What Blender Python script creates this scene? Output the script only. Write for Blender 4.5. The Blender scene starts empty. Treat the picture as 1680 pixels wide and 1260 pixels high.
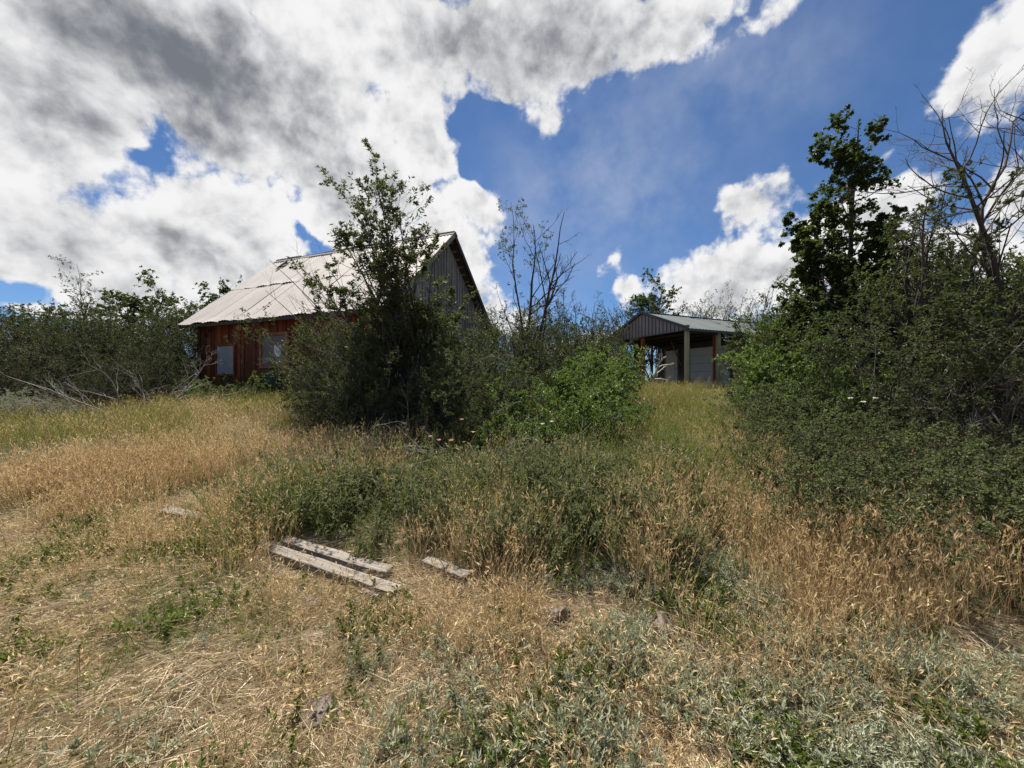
import bpy, math, random
import numpy as np
from mathutils import Vector, Matrix

scene = bpy.context.scene
COL = scene.collection
RAD = math.radians

# ---------------------------------------------------------------- camera
cam_data = bpy.data.cameras.new('camera')
cam_data.sensor_width = 36.0
cam_data.lens = 13.52
cam_data.clip_start = 0.05
cam_data.clip_end = 3000.0
camera = bpy.data.objects.new('camera', cam_data)
camera.location = (0.0, 0.0, 1.6)
camera.rotation_euler = (RAD(90.1), 0.0, 0.0)
COL.objects.link(camera)
scene.camera = camera

# ---------------------------------------------------------------- exposure
vs = scene.view_settings
vs.view_transform = 'Standard'
vs.look = 'None'
vs.gamma = 1.0
vs.exposure = 1.45
vs.use_curve_mapping = False
scene.cycles.max_bounces = 6
scene.cycles.diffuse_bounces = 3
scene.cycles.glossy_bounces = 2
scene.cycles.transmission_bounces = 3
scene.cycles.transparent_max_bounces = 6
scene.cycles.use_denoising = True
scene.cycles.denoiser = 'OPENIMAGEDENOISE'
scene.cycles.denoising_input_passes = 'RGB_ALBEDO_NORMAL'
scene.cycles.denoising_prefilter = 'ACCURATE'
scene.cycles.use_adaptive_sampling = False
scene.cycles.use_light_tree = False
scene.cycles.debug_use_spatial_splits = True

# ---------------------------------------------------------------- sun
SUN_AZ, SUN_EL = -18.0, 66.0        # azimuth from +Y towards +X, elevation
sun_dir = Vector((math.sin(RAD(SUN_AZ)) * math.cos(RAD(SUN_EL)),
                  math.cos(RAD(SUN_AZ)) * math.cos(RAD(SUN_EL)), math.sin(RAD(SUN_EL))))
sun_data = bpy.data.lights.new('sun', 'SUN')
sun_data.energy = 4.0
sun_data.angle = RAD(3.5)
sun_data.color = (1.0, 0.95, 0.87)
sun = bpy.data.objects.new('sun', sun_data)
sun.rotation_euler = sun_dir.to_track_quat('Z', 'Y').to_euler()
sun.location = (0, 0, 30)
COL.objects.link(sun)


# ---------------------------------------------------------------- node helper: build maths by writing maths
class S:
    """A node socket with operators."""
    def __init__(s, nt, sock):
        s.nt, s.k = nt, sock

    def _m(s, op, *a, clamp=False):
        n = s.nt.nodes.new('ShaderNodeMath')
        n.operation = op
        n.use_clamp = clamp
        for i, v in enumerate((s,) + a):
            if isinstance(v, S):
                s.nt.links.new(v.k, n.inputs[i])
            else:
                n.inputs[i].default_value = v
        return S(s.nt, n.outputs[0])

    def __add__(s, o): return s._m('ADD', o)
    __radd__ = __add__
    def __mul__(s, o): return s._m('MULTIPLY', o)
    __rmul__ = __mul__
    def __sub__(s, o): return s._m('SUBTRACT', o)
    def __truediv__(s, o): return s._m('DIVIDE', o)
    def rsub(s, c): return (s * -1.0) + c
    def max(s, o): return s._m('MAXIMUM', o)
    def min(s, o): return s._m('MINIMUM', o)
    def smax(s, o, k): return s._m('SMOOTH_MAX', o, k)
    def pw(s, o): return s._m('POWER', o)
    def ss(s, a, b):
        n = s.nt.nodes.new('ShaderNodeMapRange')
        n.interpolation_type = 'SMOOTHSTEP'
        s.nt.links.new(s.k, n.inputs['Value'])
        n.inputs['From Min'].default_value = a
        n.inputs['From Max'].default_value = b
        return S(s.nt, n.outputs['Result'])


def vmath(nt, op, a, b=None, scale=None):
    n = nt.nodes.new('ShaderNodeVectorMath')
    n.operation = op
    for i, v in enumerate((a, b)):
        if v is None:
            continue
        if hasattr(v, 'is_linked'):
            nt.links.new(v, n.inputs[i])
        else:
            n.inputs[i].default_value = v
    if scale is not None:
        n.inputs['Scale'].default_value = scale
    return n.outputs['Value'] if op in ('DOT_PRODUCT', 'LENGTH', 'DISTANCE') else n.outputs['Vector']


def noise(nt, vec, scale, detail=4.0, rough=0.55, dist=0.0, lac=2.0, color=False):
    n = nt.nodes.new('ShaderNodeTexNoise')
    n.inputs['Scale'].default_value = scale
    n.inputs['Detail'].default_value = detail
    n.inputs['Roughness'].default_value = rough
    n.inputs['Distortion'].default_value = dist
    n.inputs['Lacunarity'].default_value = lac
    if vec is not None:
        nt.links.new(vec, n.inputs['Vector'])
    return n.outputs['Color'] if color else S(nt, n.outputs['Fac'])


def mixc(nt, fac, a, b, blend='MIX'):
    n = nt.nodes.new('ShaderNodeMix')
    n.data_type = 'RGBA'
    n.blend_type = blend
    n.clamp_factor = True
    for key, v in ((0, fac), (6, a), (7, b)):
        if isinstance(v, S):
            nt.links.new(v.k, n.inputs[key])
        elif hasattr(v, 'is_linked'):
            nt.links.new(v, n.inputs[key])
        elif isinstance(v, (tuple, list)):
            n.inputs[key].default_value = tuple(v) + ((1.0,) if len(v) == 3 else ())
        else:
            n.inputs[key].default_value = v
    return n.outputs[2]


# ---------------------------------------------------------------- sky with broken cumulus
world = bpy.data.worlds.new('World')
scene.world = world
world.use_nodes = True
wt = world.node_tree
wt.nodes.clear()
w_out = wt.nodes.new('ShaderNodeOutputWorld')
w_bg = wt.nodes.new('ShaderNodeBackground')
w_bg.inputs['Strength'].default_value = 0.056
sky = wt.nodes.new('ShaderNodeTexSky')
sky.sky_type = 'NISHITA'
sky.sun_disc = False
sky.sun_elevation = RAD(SUN_EL)
sky.sun_rotation = RAD(SUN_AZ)
sky.altitude = 2000.0
sky.air_density = 1.0
sky.dust_density = 0.3
sky.ozone_density = 3.0
tc = wt.nodes.new('ShaderNodeTexCoord')
N0 = tc.outputs['Generated']
world.cycles.sampling_method = 'NONE'
# ragged edges: bend the direction by noise before testing the cloud bodies
wn = noise(wt, N0, 4.5, 3.5, 0.62, color=True)
wv = vmath(wt, 'SUBTRACT', wn, (0.5, 0.5, 0.5))
N1 = vmath(wt, 'ADD', N0, vmath(wt, 'SCALE', wv, scale=0.16))

# azimuth, elevation, half width, half height, tilt (degrees), weight
CLOUDS = [(-41, 33, 22, 12, 0, 1.0), (-51, 23, 10.5, 9.2, 0, 1), (-27, 28, 18, 9.5, -15, 1), (-18, 41, 8, 9, 0, 1),
          (-13, 31, 5.6, 8, 0, 1), (-6, 25, 6.4, 6, 0, 1), (-50, 14.5, 10, 6.0, 0, 1), (-41, 14.5, 11, 5.6, -8, 1), (-33, 12, 9, 4.5, 0, 1), (-36, 20, 10, 5, -10, 1), (-47, 9, 12, 4, 0, .9), (-22, 11, 9, 5, 0, .9),
          (-10, 18, 9.8, 7.4, 0, 1), (4, 42, 12.6, 8.5, -10, 1), (20, 40, 11.5, 4.6, 12, 1), (6, 33.5, 7.0, 4.4, -40, 1), (-24, 21, 9, 5, -15, 1),
          (34, 38, 8, 2.8, 18, .9), (31, 21.5, 8.4, 6.0, 5, 1), (28, 15, 9.4, 6.4, 0, 1), (15, 18, 3.4, 3.6, -40, 1),
          (17, 13.5, 4.6, 3.0, 0, .9), (50, 28, 6.4, 5.6, 25, 1), (44, 23, 3.2, 2.0, 40, 0.8), (42, 18, 6.5, 3.2, 0, 0.9),
          (47, 12, 9.0, 4.2, 0, 1), (53, 16, 3.1, 4.6, 0, 0.9), (12, 7, 13, 3.0, 0, .8), (35, 12, 8.1, 5.2, 0, 1), (-8, 10, 12, 5, 0, .9)]
GAPS = [(-45, 23, 1.5, .7, -20, .32), (-54, 18, .8, 1.0, 0, 0.5), (-29, 18.5, 3.0, .9, -28, .5),
        (-53, 8.0, 2.5, 1.0, 0, 0.6), (-5, 31.5, 2.2, 2.6, -30, .9), (14, 25, 12, 8, 0, 0.8), (36, 30, 9, 6, 0, 0.9), (0, 27, 3, 4, 0, 0.5)]
CLEAR = [(22, 28, 24, 14, 20, 1), (45, 38, 14, 8, 0, 1), (5, 16, 22, 6, 0, .7), (-30, 10, 30, 4, 0, .5), (52, 20, 8, 12, 0, .7)]
THICK = [(-39, 33, 11.0, 5.2, -8, 0.95), (-51, 27, 6, 6.5, 0, 0.4), (4, 43, 11.5, 6.5, 0, 0.75), (-27, 27, 9.9, 3.9, -20, 0.5),
         (-43, 16, 7.2, 2.8, 0, 0.5), (-51, 12, 3.9, 2.6, 0, 0.5), (-18, 27, 4.4, 4.1, 0, 0.35), (-6, 22, 5.0, 3.9, 0, 0.4),
         (52, 23, 2.9, 2.4, 0, 0.35), (30, 13, 6.7, 2.6, 0, 0.4)]
WISPS = [(15, 27, 9.9, 9.1, 0, 0.5), (28, 35, 9.0, 4.8, 0, 0.45), (5, 26, 5.7, 8.7, 0, 0.4), (1, 19, 7.7, 8.9, 0, 0.4)]


GROW = 1.85


def blob(vec, az, el, hw, hh, tilt, w):
    """1 at a cloud body's middle, falling to 0 at GROW times its half size."""
    az, el, t = RAD(az), RAD(el), RAD(tilt)
    c = Vector((math.sin(az) * math.cos(el), math.cos(az) * math.cos(el), math.sin(el)))
    r = Vector((math.cos(az), -math.sin(az), 0))
    u = r.cross(c)
    rr = r * math.cos(t) + u * math.sin(t)
    uu = u * math.cos(t) - r * math.sin(t)
    m = Matrix((rr, uu, rr.cross(uu))).transposed()
    g = wt.nodes.new('ShaderNodeTexGradient')
    g.gradient_type = 'SPHERICAL'
    tm = g.texture_mapping
    tm.vector_type = 'TEXTURE'
    tm.translation = c
    tm.rotation = m.to_euler('XYZ')
    tm.scale = (RAD(hw) * GROW, RAD(hh) * GROW, 0.9)
    wt.links.new(vec, g.inputs['Vector'])
    o = S(wt, g.outputs['Fac'])
    return o if w == 1 else o * w


def field(vec, rows, k=0.12):
    acc = None
    for row in rows:
        b = blob(vec, *row)
        acc = b if acc is None else (acc.smax(b, k) if k else acc.max(b))
    return acc


f_cloud = field(N1, CLOUDS)
f_gap = field(N1, GAPS, 0)
f_clear = field(N1, CLEAR, 0.1)
f_thick = field(N1, THICK, 0.15)
f_wisp = field(N1, WISPS, 0.15)
cover = (noise(wt, N0, 2.1, 2.0, 0.5) - 0.36) * 2.2           # broken cloud everywhere else
N2 = vmath(wt, 'ADD', N0, vmath(wt, 'SCALE', wv, scale=0.045))


def puffs(vec, detail):
    """Cauliflower heads: rounded cells inside rounded cells, mixed with plain turbulence."""
    n = wt.nodes.new('ShaderNodeTexVoronoi')
    n.voronoi_dimensions = '3D'
    n.feature = 'F1'
    n.normalize = True
    n.inputs['Scale'].default_value = 9.0
    n.inputs['Detail'].default_value = detail
    n.inputs['Roughness'].default_value = 0.62
    wt.links.new(vec, n.inputs['Vector'])
    return S(wt, n.outputs['Distance']).rsub(1.0)


pf = puffs(N2, 3.0)
n_fine = noise(wt, N2, 7.0, 8.0, 0.62) * 0.55 + (pf - 0.22) * 0.45
sv = tuple(Vector((sun_dir.x, sun_dir.y, sun_dir.z)) * 0.028)
N3 = vmath(wt, 'ADD', N2, sv)
n_fine_s = noise(wt, N3, 7.0, 6.0, 0.62) * 0.55 + (puffs(N3, 2.0) - 0.22) * 0.45
n_mid = noise(wt, N2, 2.6, 3.0, 0.55)
dens = f_cloud.max(cover - f_clear * 1.3) - 0.46 - f_gap * 0.85 + (n_fine - 0.5) * 2.0
alpha = dens.ss(-0.05, 0.13)
lit = (n_fine - n_fine_s) * 3.2                                # billows: bright towards the sun, grey behind
body = dens.ss(0.0, 0.65)
shade = (body * 0.46 + f_thick * 0.95 + (n_mid - 0.5) * 0.35 - lit * 1.5 - (pf - 0.72) * 0.55).ss(-0.10, 1.50)
c_bright, c_mid = (6.0, 5.98, 6.0), (1.20, 1.30, 1.50)
cloud_col = mixc(wt, shade, c_bright, c_mid)
wisp_a = f_wisp * n_fine.ss(0.25, 0.7) * 1.1
sky_blue = mixc(wt, 1.0, sky.outputs['Color'], (0.43, 0.58, 0.71), 'MULTIPLY')
c1 = mixc(wt, wisp_a, sky_blue, (4.0, 4.3, 4.9))
c2 = mixc(wt, alpha, c1, cloud_col)
wt.links.new(c2, w_bg.inputs['Color'])
wt.links.new(w_bg.outputs[0], w_out.inputs['Surface'])


# ================================================================ terrain shape
def sstep(a, b, x):
    t = np.clip((np.asarray(x, float) - a) / (b - a), 0, 1)
    return t * t * (3 - 2 * t)


def lumps(x, y):
    return (0.035 * np.sin(1.7 * x + 0.6 * y + 1.0) * np.sin(1.3 * y - 0.5 * x) + 0.02 * np.sin(3.9 * x + 1.2) * np.sin(3.3 * y + 0.7)
            + 0.010 * np.sin(8.3 * x + 2.0 * y) * np.sin(7.1 * y - 1.5 * x))


def ground_z(x, y):
    """The slope climbs from the track to the level shelf the two buildings stand on."""
    x = np.asarray(x, float)
    y = np.asarray(y, float)
    h = 1.6 * (1 - np.exp(-(np.maximum(y - 1.0, 0) / 8.0) ** 1.3))
    h = h * (1 - 0.24 * sstep(-3, -12, x))
    far = sstep(40, 300, np.hypot(x, y))
    return h + lumps(x, y) * (1 - far) + far * 6.0 * (0.5 + 0.5 * np.sin(x * 0.011 + 1.0) * np.cos(y * 0.009))


def gz(x, y):
    return float(ground_z(x, y))


# ================================================================ object helpers
def tag(o, label=None, cat=None, group=None, kind=None):
    if label: o['label'] = label
    if cat: o['category'] = cat
    if group: o['group'] = group
    if kind: o['kind'] = kind
    return o


def empty(name, loc=(0, 0, 0), rz=0.0):
    o = bpy.data.objects.new(name, None)
    o.empty_display_size = 0.2
    o.location = loc
    o.rotation_euler = (0, 0, rz)
    COL.objects.link(o)
    return o


def mesh_data(name, verts, faces, mat=None, smooth=False, attrs=None):
    """verts (N,3); faces: array (M,3|4) or list of arrays/lists; attrs: {name: per-vertex float array}."""
    me = bpy.data.meshes.new(name)
    verts = np.asarray(verts, np.float32)
    if isinstance(faces, np.ndarray):
        faces = [faces]
    if len(faces) and not isinstance(faces[0], np.ndarray):
        me.from_pydata([tuple(v) for v in verts], [], [tuple(f) for f in faces])
    else:
        faces = [f for f in faces if len(f)]
        nl = sum(f.size for f in faces)
        nf = sum(len(f) for f in faces)
        me.vertices.add(len(verts))
        me.vertices.foreach_set('co', verts.ravel())
        me.loops.add(nl)
        me.loops.foreach_set('vertex_index', np.concatenate([f.ravel() for f in faces]).astype(np.int32))
        me.polygons.add(nf)
        tot = np.concatenate([np.full(len(f), f.shape[1], np.int32) for f in faces])
        st = np.concatenate([[0], np.cumsum(tot)[:-1]]).astype(np.int32)
        me.polygons.foreach_set('loop_start', st)
        me.update(calc_edges=True)
        me.validate()
    if attrs:
        for k, v in attrs.items():
            a = me.attributes.new(k, 'FLOAT', 'POINT')
            a.data.foreach_set('value', np.asarray(v, np.float32))
    me.polygons.foreach_set('use_smooth', np.full(len(me.polygons), bool(smooth)))
    if mat:
        me.materials.append(mat)
    return me


def obj(name, me, parent=None, loc=None, rot=None):
    o = bpy.data.objects.new(name, me)
    COL.objects.link(o)
    if parent: o.parent = parent
    if loc is not None: o.location = loc
    if rot is not None: o.rotation_euler = rot
    return o


def box_v(x0, x1, y0, y1, z0, z1):
    return [(x0, y0, z0), (x1, y0, z0), (x1, y1, z0), (x0, y1, z0), (x0, y0, z1), (x1, y0, z1), (x1, y1, z1), (x0, y1, z1)]


BOX_F = [(0, 3, 2, 1), (4, 5, 6, 7), (0, 1, 5, 4), (1, 2, 6, 5), (2, 3, 7, 6), (3, 0, 4, 7)]


def box(name, x0, x1, y0, y1, z0, z1, mat, parent=None, tint=None, jit=0.0, rng=random):
    v = box_v(x0, x1, y0, y1, z0, z1)
    if jit:
        v = [tuple(c + rng.uniform(-jit, jit) for c in p) for p in v]
    t = rng.random() if tint is None else tint
    return obj(name, mesh_data(name, v, BOX_F, mat, attrs={'tint': [t] * 8}), parent)


def hexa(name, v8, mat, parent=None, tint=None):
    t = random.random() if tint is None else tint
    return obj(name, mesh_data(name, v8, BOX_F, mat, attrs={'tint': [t] * 8}), parent)


def bar(name, a, b, w, h, mat, parent=None, tint=None, up=(0, 0, 1)):
    """A squared timber from a to b."""
    a, b = Vector(a), Vector(b)
    d = (b - a).normalized()
    s = d.cross(Vector(up))
    if s.length < 1e-4: s = Vector((1, 0, 0))
    s.normalize()
    u = s.cross(d)
    v = []
    for p in (a, b):
        v += [p - s * w / 2 - u * h / 2, p + s * w / 2 - u * h / 2, p + s * w / 2 + u * h / 2, p - s * w / 2 + u * h / 2]
    f = [(0, 1, 2, 3), (7, 6, 5, 4), (0, 4, 5, 1), (1, 5, 6, 2), (2, 6, 7, 3), (3, 7, 4, 0)]
    t = random.random() if tint is None else tint
    return obj(name, mesh_data(name, v, f, mat, attrs={'tint': [t] * 8}), parent)


def copy_tree(o, parent=None):
    c = o.copy()
    COL.objects.link(c)
    c.parent = parent
    for ch in o.children:
        copy_tree(ch, c)
    return c


# ================================================================ materials
def new_mat(name):
    m = bpy.data.materials.new(name)
    m.use_nodes = True
    nt = m.node_tree
    p = nt.nodes['Principled BSDF']
    return m, nt, p


def attr(nt, name):
    n = nt.nodes.new('ShaderNodeAttribute')
    n.attribute_name = name
    return S(nt, n.outputs['Fac'])


def obj_random(nt):
    n = nt.nodes.new('ShaderNodeObjectInfo')
    return S(nt, n.outputs['Random'])


def ramp(nt, fac, stops):
    n = nt.nodes.new('ShaderNodeValToRGB')
    e = n.color_ramp.elements
    while len(e) > 1: e.remove(e[0])
    e[0].position, e[0].color = stops[0][0], (*stops[0][1], 1)
    for pos, c in stops[1:]:
        x = e.new(pos)
        x.color = (*c, 1)
    nt.links.new(fac.k if isinstance(fac, S) else fac, n.inputs['Fac'])
    return n.outputs['Color']


def leaf_mat(name, stops, trans=(0.12, 0.16, 0.03), tw=0.35, rough=0.45, spec=0.35, spread=0.35):
    """Leaf colour by the leaf's own tint and the plant's own random number; light passes through."""
    m, nt, p = new_mat(name)
    t = attr(nt, 'tint') * (1 - spread) + obj_random(nt) * spread
    col = ramp(nt, t, stops)
    nt.links.new(col, p.inputs['Base Color'])
    p.inputs['Roughness'].default_value = rough
    p.inputs['Specular IOR Level'].default_value = spec
    tr = nt.nodes.new('ShaderNodeBsdfTranslucent')
    tcol = mixc(nt, 0.5, col, trans)
    nt.links.new(tcol, tr.inputs['Color'])
    mx = nt.nodes.new('ShaderNodeMixShader')
    mx.inputs['Fac'].default_value = tw
    nt.links.new(p.outputs[0], mx.inputs[1])
    nt.links.new(tr.outputs[0], mx.inputs[2])
    nt.links.new(mx.outputs[0], nt.nodes['Material Output'].inputs['Surface'])
    return m


def simple_mat(name, stops, nscale=(6, 6, 6), rough=0.8, tint_w=0.4, bump=0.0, metallic=0.0, detail=6.0, spec=0.3, coord='Object', nrough=0.62):
    """Colour from noise stretched by nscale in the thing's own coordinates plus its tint."""
    m, nt, p = new_mat(name)
    c = nt.nodes.new('ShaderNodeTexCoord').outputs[coord]
    t = attr(nt, 'tint')
    off = nt.nodes.new('ShaderNodeCombineXYZ')
    nt.links.new((t * 37.0).k, off.inputs[0])
    nt.links.new((t * 91.0).k, off.inputs[1])
    v = vmath(nt, 'ADD', vmath(nt, 'MULTIPLY', c, nscale), off.outputs[0])
    n = noise(nt, v, 1.0, detail, nrough)
    f = (n - 0.5) * (1.6) + 0.5
    f = f * (1 - tint_w) + t * tint_w
    nt.links.new(ramp(nt, f, stops), p.inputs['Base Color'])
    p.inputs['Roughness'].default_value = rough
    p.inputs['Metallic'].default_value = metallic
    p.inputs['Specular IOR Level'].default_value = spec
    if bump:
        b = nt.nodes.new('ShaderNodeBump')
        b.inputs['Strength'].default_value = 1.0
        b.inputs['Distance'].default_value = bump
        nt.links.new(n.k, b.inputs['Height'])
        nt.links.new(b.outputs[0], p.inputs['Normal'])
    return m


M = {}
# leaves
M['leaf_cherry'] = leaf_mat('leaf_cherry', [(0, (0.026, 0.036, 0.013)), (0.45, (0.046, 0.060, 0.022)), (0.8, (0.074, 0.088, 0.034)), (1, (0.11, 0.115, 0.055))], (0.13, 0.16, 0.03), 0.34, .55, .2)
M['leaf_maple'] = leaf_mat('leaf_maple', [(0, (0.018, 0.034, 0.008)), (0.5, (0.040, 0.070, 0.015)), (0.85, (0.075, 0.105, 0.022)), (1, (0.11, 0.13, 0.03))], (0.14, 0.20, 0.02), 0.35)
M['leaf_maple_dark'] = leaf_mat('leaf_maple_dark', [(0, (0.016, 0.028, 0.008)), (0.5, (0.035, 0.055, 0.014)), (0.85, (0.062, 0.085, 0.022)), (1, (0.095, 0.112, 0.032))], (0.11, 0.16, 0.02), 0.36, .5, .2)  # leaf_maple darkened in its colour to imitate a backlit crown
M['leaf_thicket'] = leaf_mat('leaf_thicket', [(0, (0.022, 0.030, 0.012)), (0.5, (0.038, 0.049, 0.019)), (0.85, (0.062, 0.072, 0.029)), (1, (0.095, 0.095, 0.048))], (0.11, 0.125, 0.03), 0.30, .55, .18)
M['leaf_bright'] = leaf_mat('leaf_bright', [(0, (0.035, 0.065, 0.014)), (0.5, (0.070, 0.120, 0.024)), (1, (0.13, 0.18, 0.045))], (0.20, 0.28, 0.04), 0.38)
M['leaf_snow'] = leaf_mat('leaf_snow', [(0, (0.045, 0.058, 0.023)), (0.5, (0.084, 0.102, 0.041)), (0.85, (0.13, 0.145, 0.064)), (1, (0.19, 0.19, 0.10))], (0.17, 0.21, 0.05), 0.36, .6, .15)
M['leaf_sage'] = leaf_mat('leaf_sage', [(0, (0.19, 0.205, 0.13)), (0.5, (0.34, 0.355, 0.24)), (1, (0.50, 0.50, 0.37))], (0.34, 0.36, 0.22), 0.30, 0.8, 0.05, 0)
# grasses
M['dry_grass'] = leaf_mat('dry_grass', [(0, (0.23, 0.155, 0.076)), (0.4, (0.42, 0.305, 0.160)), (0.75, (0.58, 0.445, 0.255)), (1, (0.71, 0.59, 0.39))], (0.54, 0.38, 0.18), 0.33, 0.7, 0.1, 0)
M['straw'] = leaf_mat('straw', [(0, (0.33, 0.255, 0.16)), (0.4, (0.53, 0.435, 0.29)), (0.8, (0.68, 0.59, 0.43)), (1, (0.79, 0.71, 0.56))], (0.55, 0.42, 0.22), 0.2, 0.7, 0.1, 0)
M['green_grass'] = leaf_mat('green_grass', [(0, (0.045, 0.075, 0.016)), (0.5, (0.095, 0.130, 0.030)), (0.85, (0.16, 0.18, 0.055)), (1, (0.26, 0.23, 0.09))], (0.22, 0.28, 0.05), 0.38, 0.6, 0.12, 0)
M['olive_grass'] = leaf_mat('olive_grass', [(0, (0.075, 0.085, 0.024)), (0.5, (0.150, 0.150, 0.048)), (1, (0.28, 0.23, 0.09))], (0.26, 0.26, 0.06), 0.38, 0.6, 0.12, 0)
M['weed'] = leaf_mat('weed', [(0, (0.065, 0.078, 0.038)), (0.5, (0.128, 0.142, 0.070)), (0.85, (0.21, 0.215, 0.115)), (1, (0.30, 0.27, 0.15))], (0.24, 0.26, 0.10), 0.36, 0.6, 0.12, 0)
M['flower_pink'] = leaf_mat('flower_pink', [(0, (0.55, 0.22, 0.20)), (1, (0.75, 0.42, 0.36))], (0.8, 0.4, 0.35), 0.3)
M['flower_white'] = leaf_mat('flower_white', [(0, (0.62, 0.60, 0.50)), (1, (0.8, 0.78, 0.68))], (0.8, 0.75, 0.6), 0.3)
# wood
M['bark'] = simple_mat('bark', [(0, (0.030, 0.024, 0.020)), (0.5, (0.065, 0.052, 0.044)), (1, (0.13, 0.11, 0.095))], (20, 20, 5), 0.9, 0.3)
M['bark_dead'] = simple_mat('bark_dead', [(0, (0.13, 0.113, 0.10)), (0.5, (0.25, 0.225, 0.205)), (1, (0.42, 0.39, 0.36))], (20, 20, 5), 0.85, 0.4)
M['bark_pale'] = simple_mat('bark_pale', [(0, (0.20, 0.18, 0.16)), (0.5, (0.33, 0.305, 0.275)), (1, (0.46, 0.43, 0.39))], (14, 14, 14), 0.8, 0.3)
M['timber'] = simple_mat('timber', [(0, (0.045, 0.037, 0.030)), (0.32, (0.125, 0.108, 0.09)), (0.6, (0.235, 0.207, 0.176)), (1, (0.36, 0.325, 0.28))], (2.0, 38, 38), 0.9, 0.15, 0.012, nrough=0.75, spec=.1)
M['board_grey'] = simple_mat('board_grey', [(0, (0.060, 0.052, 0.044)), (0.4, (0.175, 0.155, 0.133)), (0.7, (0.30, 0.27, 0.235)), (1, (0.46, 0.42, 0.37))], (26, 26, 1.3), 0.85, 0.42, 0.004, nrough=0.7)
M['board_red'] = simple_mat('board_red', [(0, (0.026, 0.010, 0.006)), (0.35, (0.095, 0.024, 0.009)), (0.65, (0.19, 0.052, 0.017)), (1, (0.29, 0.115, 0.045))], (24, 24, 1.2), 0.8, 0.38, 0.003, nrough=0.7)
M['wood_dark'] = simple_mat('wood_dark', [(0, (0.028, 0.022, 0.018)), (0.5, (0.06, 0.048, 0.04)), (1, (0.11, 0.09, 0.075))], (4, 20, 20), 0.9, 0.3)
M['frame_orange'] = simple_mat('frame_orange', [(0, (0.14, 0.055, 0.020)), (0.5, (0.27, 0.12, 0.048)), (1, (0.38, 0.20, 0.095))], (12, 12, 4), 0.75, 0.2)
M['window_mesh'] = simple_mat('window_mesh', [(0, (0.10, 0.085, 0.082)), (0.5, (0.15, 0.13, 0.125)), (1, (0.21, 0.19, 0.18))], (3, 3, 3), 0.7, 0.2)
M['window_sheet'] = simple_mat('window_sheet', [(0, (0.14, 0.15, 0.17)), (0.5, (0.23, 0.245, 0.27)), (1, (0.32, 0.335, 0.36))], (3, 3, 3), 0.6, 0.1)
M['green_sheet'] = simple_mat('green_sheet', [(0, (0.025, 0.034, 0.026)), (1, (0.075, 0.085, 0.068))], (3, 3, 3), 0.7, 0.1)
M['paper'] = simple_mat('paper', [(0, (0.55, 0.57, 0.6)), (1, (0.75, 0.77, 0.79))], (4, 4, 4), 0.8, 0.1)
M['post_rust'] = simple_mat('post_rust', [(0, (0.11, 0.035, 0.013)), (0.5, (0.24, 0.082, 0.030)), (1, (0.36, 0.165, 0.07))], (16, 16, 2), 0.8, 0.2)
M['post_tan'] = simple_mat('post_tan', [(0, (0.22, 0.19, 0.11)), (0.5, (0.37, 0.33, 0.20)), (1, (0.50, 0.45, 0.29))], (16, 16, 2), 0.8, 0.2)
M['siding'] = simple_mat('siding', [(0, (0.20, 0.16, 0.145)), (0.5, (0.255, 0.205, 0.188)), (1, (0.31, 0.255, 0.235))], (3, 3, 3), 0.5, 0.25)
M['siding_dark'] = simple_mat('siding_dark', [(0, (0.06, 0.05, 0.046)), (1, (0.10, 0.085, 0.078))], (3, 3, 3), 0.6, 0.25)
M['trim_green'] = simple_mat('trim_green', [(0, (0.035, 0.045, 0.042)), (1, (0.062, 0.075, 0.07))], (3, 3, 3), 0.45, 0.2)
M['roof_green'] = simple_mat('roof_green', [(0, (0.068, 0.082, 0.080)), (0.5, (0.092, 0.108, 0.106)), (1, (0.125, 0.142, 0.140))], (2, 2, 2), 0.75, 0.35, spec=0.15)
M['door_white'] = simple_mat('door_white', [(0, (0.66, 0.66, 0.65)), (0.4, (0.77, 0.77, 0.76)), (1, (0.84, 0.84, 0.82))], (3, 3, 1.2), 0.55, 0.15)
M['metal_grey'] = simple_mat('metal_grey', [(0, (0.12, 0.12, 0.12)), (1, (0.25, 0.25, 0.25))], (3, 3, 3), 0.4, 0.1, metallic=0.8)
M['rock'] = simple_mat('rock', [(0, (0.055, 0.041, 0.034)), (0.4, (0.125, 0.098, 0.080)), (0.7, (0.20, 0.163, 0.132)), (1, (0.31, 0.265, 0.215))], (14, 14, 14), 0.9, 0.35, 0.008)
M['rock_orange'] = simple_mat('rock_orange', [(0, (0.12, 0.07, 0.042)), (0.5, (0.24, 0.15, 0.09)), (1, (0.36, 0.26, 0.17))], (14, 14, 14), 0.9, 0.3, 0.008)


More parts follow.
